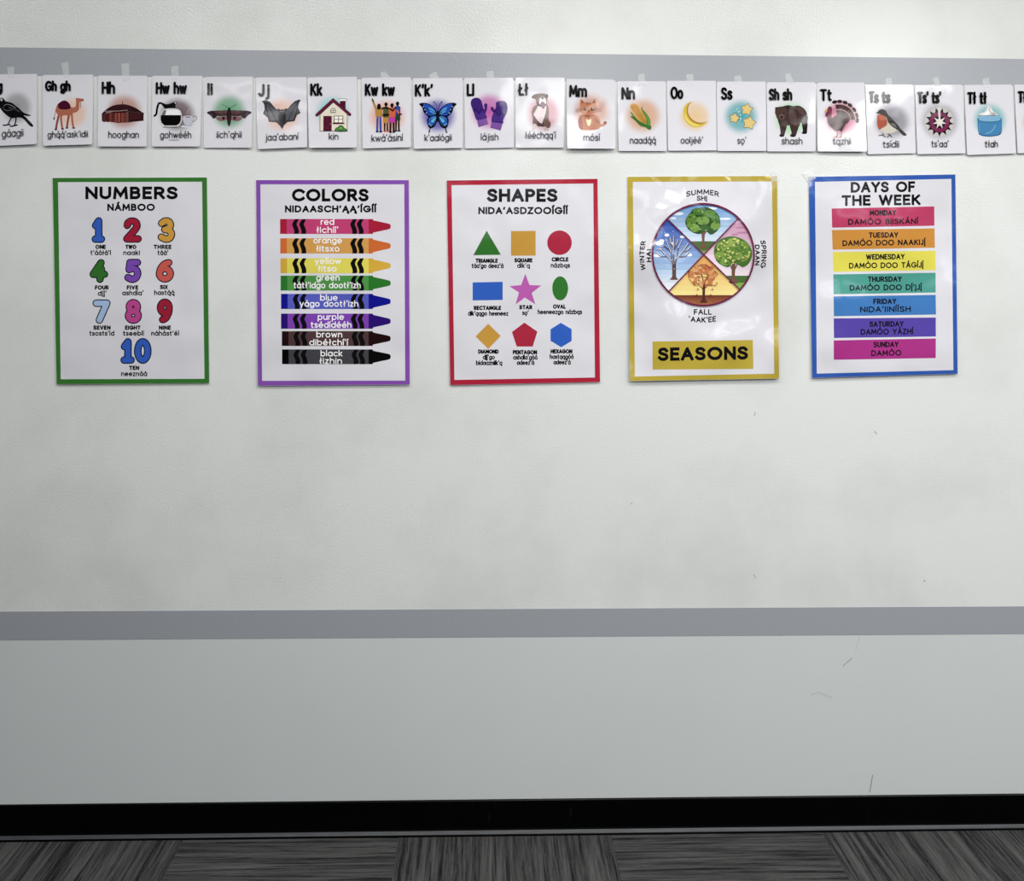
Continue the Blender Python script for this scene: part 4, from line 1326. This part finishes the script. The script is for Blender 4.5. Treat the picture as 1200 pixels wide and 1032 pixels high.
for a in ([(350, 640), (340, 690), (370, 740), (420, 770)], [(420, 600), (470, 590), (540, 620)], [(560, 640), (590, 670), (560, 700)], [(400, 700), (450, 690), (500, 700)], [(520, 760), (570, 770), (585, 740)]):
    f_.line(a, 5, '9A4A2C', True)
for x, y in ((420, 800), (545, 802), (410, 850), (530, 850), (560, 900), (430, 905)):
    f_.ell(x, y, 8, 6, 'B0582E')

w_ = Pic(sh, fw, 2)
bands(w_, WEDGE['winter'], 200, 640, '3A5CB8', 'A8C8F0')
bands(w_, clip_y(WEDGE['winter'], 636, 820), 636, 820, 'BCD4F2', 'F2F4F8', 5)
for x, y, a, b in ((155, 335, 20, 14), (90, 405, 38, 20), (70, 512, 34, 14), (290, 350, 22, 12), (345, 505, 28, 14), (205, 412, 20, 16), (110, 385, 22, 14)):
    w_.ell(x, y, a, b, 'EEF2F8')
w_.ell(215, 722, 60, 12, 'D8DCE4')
w_.poly([(180, 718), (200, 690), (202, 590), (232, 585), (234, 690), (252, 718)], '6A4A40', True)
BR = [[(212, 600), (195, 560), (160, 520), (95, 450)], [(222, 595), (240, 540), (290, 480), (340, 410)], [(215, 590), (212, 500), (215, 400), (218, 345)], [(195, 560), (190, 480), (160, 400), (150, 370)],
      [(240, 540), (255, 450), (285, 380)], [(160, 520), (110, 520), (70, 490)], [(290, 480), (330, 470), (360, 440)], [(250, 520), (310, 520), (345, 490)], [(190, 480), (130, 430), (105, 440)],
      [(212, 470), (240, 420), (250, 380)], [(130, 490), (110, 460), (70, 460)], [(213, 450), (190, 410), (185, 360)]]
for i, a in enumerate(BR):
    w_.line(a, 15 if i < 3 else 9, '5A4248', True)
for i, a in enumerate(BR):
    w_.line([(x - 3, y - 4) for x, y in a[1:]], 5, 'D8DEEA', True)
for i in range(26):
    w_.ell(random.uniform(95, 300), random.uniform(250, 640), 3, 3, 'F4F6FA')

ring = Pic(sh, fw, 60)
ring.line(arc(467, 503, 437, 438, 0, 354, 6), 15, '74204A', closed=True)
ring.line([(165, 203), (775, 800)], 11, '74204A').line([(770, 190), (172, 818)], 11, '74204A')
rim = ring.build('season_wheel', sh.ob)
S_ob.build('summer_picture', rim)
q.build('spring_picture', rim)
f_.build('fall_picture', rim)
w_.build('winter_picture', rim)


def arch_up(u, v):        # bend a line of lettering over the wheel
    return (u, v + 0.0021 * (u - 389) ** 2)


def arch_down(u, v):
    return (u, v - 0.0016 * (u - 387) ** 2)


def rot_ccw(cx, cy, bend):
    return lambda u, v: (cx + (v - cy) + bend * (u - cx) ** 2, cy - (u - cx))


def rot_cw(cx, cy, bend):
    return lambda u, v: (cx - (v - cy) - bend * (u - cx) ** 2, cy + (u - cx))


Pic(sh, fr, 2).text('SUMMER', 313, 465, 131, 25, 5, '20222E', warp=arch_up).text('SHĮ', 362, 410, 160, 24, 5, '20222E').build('season_name', sh.ob)
Pic(sh, fr, 2).text('FALL', 347, 430, 689, 26, 5.2, BLK).text("'AAK'EE", 323, 450, 726, 26, 5.2, BLK, warp=arch_down).build('season_name', sh.ob)
Pic(sh, fr, 2).text('WINTER', 38, 174, 427, 23, 5, BLK, warp=rot_ccw(106, 415, 0.0016)).text('HAI', 118 - 30, 118 + 30, 446, 22, 5.6, BLK, warp=rot_ccw(118, 415, 0.0014)).build('season_name', sh.ob)
Pic(sh, fr, 2).text('SPRING', 673 - 64, 673 + 64, 419, 24, 5, BLK, warp=rot_cw(673, 408, 0.0016)).text('DAAN', 641 - 48, 641 + 48, 420, 22, 5.2, BLK, warp=rot_cw(641, 412, 0.0014)).build('season_name', sh.ob)
o = Pic(sh, fr, 2).poly([(155, 813), (620, 806), (622, 940), (155, 943)], 'C4AC20').build('title_banner', sh.ob, 'mustard yellow title banner')
Pic(sh, fr, 3).text('SEASONS', 180, 598, 900, 62, 15, BLK, 'square', slope=-0.016).build('title', o)
# clear tape on the top right corner
tape(sh, [(902, 200), (911, 199), (912, 212), (904, 213)])

# ---- days
fr = (935, 195, K2)
sh = Sheet('weekdays_poster', [(947.1, 207.1), (1119.1, 204.3), (1120.9, 437.6), (950.6, 442.6)], 'half', lift=0.008, rad=0.6)
tag(sh.ob, 'blue-bordered poster headed DAYS OF THE WEEK with seven coloured bars', 'poster', GP)
border(sh, fr, [(78, 72), (712, 58), (718, 946), (84, 962)], '2A5CB8', 'blue border')
Pic(sh, fr, 2).text('DAYS OF', 244, 543, 121, 50, 11.5, BLK, 'square', slope=-0.012).text('THE WEEK', 202, 568, 182, 50, 11.5, BLK, 'square', slope=-0.012).build('title', sh.ob)
DAYS = [
    ([(155, 196), (632, 186), (632, 276), (157, 285)], 'C43A66', ('MONDAY', 331, 455, 229), ('DAMÓO BIISKÁNÍ', 231, 556, 270)),
    ([(156, 296), (633, 288), (634, 378), (159, 387)], 'D48E28', ('TUESDAY', 327, 464, 332), ('DAMÓO DOO NAAKIJĮ́', 205, 590, 368)),
    ([(159, 398), (636, 392), (637, 482), (162, 490)], 'DCD234', ('WEDNESDAY', 314, 494, 433), ('DAMÓO DOO TÁGÍJĮ́', 235, 580, 473)),
    ([(162, 502), (637, 494), (637, 586), (163, 594)], '43A092', ('THURSDAY', 322, 480, 537), ("DAMÓO DOO DĮ́'ĮJĮ́", 238, 572, 576)),
    ([(163, 604), (637, 597), (638, 688), (164, 696)], '3A7EC6', ('FRIDAY', 347, 455, 640), ("NIDA'IINÍÍSH", 286, 521, 677)),
    ([(163, 706), (637, 702), (637, 790), (164, 797)], '5A46B0', ('SATURDAY', 329, 488, 745), ('DAMÓO YÁZHÍ', 288, 532, 781)),
    ([(163, 808), (637, 799), (636, 890), (163, 898)], 'B42C8C', ('SUNDAY', 347, 464, 840), ('DAMÓO', 337, 477, 880)),
]
for pts, col, a, b in DAYS:
    o = Pic(sh, fr, 2).poly(pts, col).build('day_banner', sh.ob)
    Pic(sh, fr, 3).text(a[0], a[1], a[2], a[3], 26, 5.9, '16121A', slope=-0.012).text(b[0], b[1], b[2], b[3], 27, 5.4, '16121A', slope=-0.012).build('caption', o)
tape(sh, [(940, 203), (950, 200), (956, 209), (946, 213)])


# ------------------------------------------------------------------ scuffs on the paint
def scuff(pts, w, alpha, col=(0.16, 0.16, 0.17, 1)):
    m = bpy.data.materials.new('scuff')
    nt, b = nodes_of(m)
    b.inputs['Base Color'].default_value = col
    b.inputs['Alpha'].default_value = alpha
    b.inputs['Roughness'].default_value = 0.4
    V, F = [], []
    for pg in ribbon(pts, w):
        i = len(V)
        V += [(wall_point(*a)[0], -0.0002, wall_point(*a)[1]) for a in pg]
        F.append(tuple(range(i, i + len(pg))))
    mesh_obj('scuff_mark', V, F, [m], parent=wall)


scuff([(1022.5, 908), (1021, 918), (1019, 928)], 0.8, 0.7)
scuff([(998.5, 771), (993, 775.5), (988, 780)], 0.8, 0.5)
scuff([(951, 814), (960, 811), (968, 815), (975, 817)], 1.4, 0.12)
scuff([(1007, 747), (1004, 755), (1003, 762)], 1.4, 0.08)
scuff([(849.5, 737), (850.5, 737.5)], 1.5, 0.5)
scuff([(885, 483), (884, 487)], 1.2, 0.3)
scuff([(1025, 505), (1027, 508)], 1.4, 0.3)
scuff([(1083, 680), (1083.5, 681)], 1.4, 0.5)
scuff([(740, 589.5), (740.5, 590)], 1.2, 0.5)
scuff([(883, 673), (886, 677)], 1.2, 0.25)
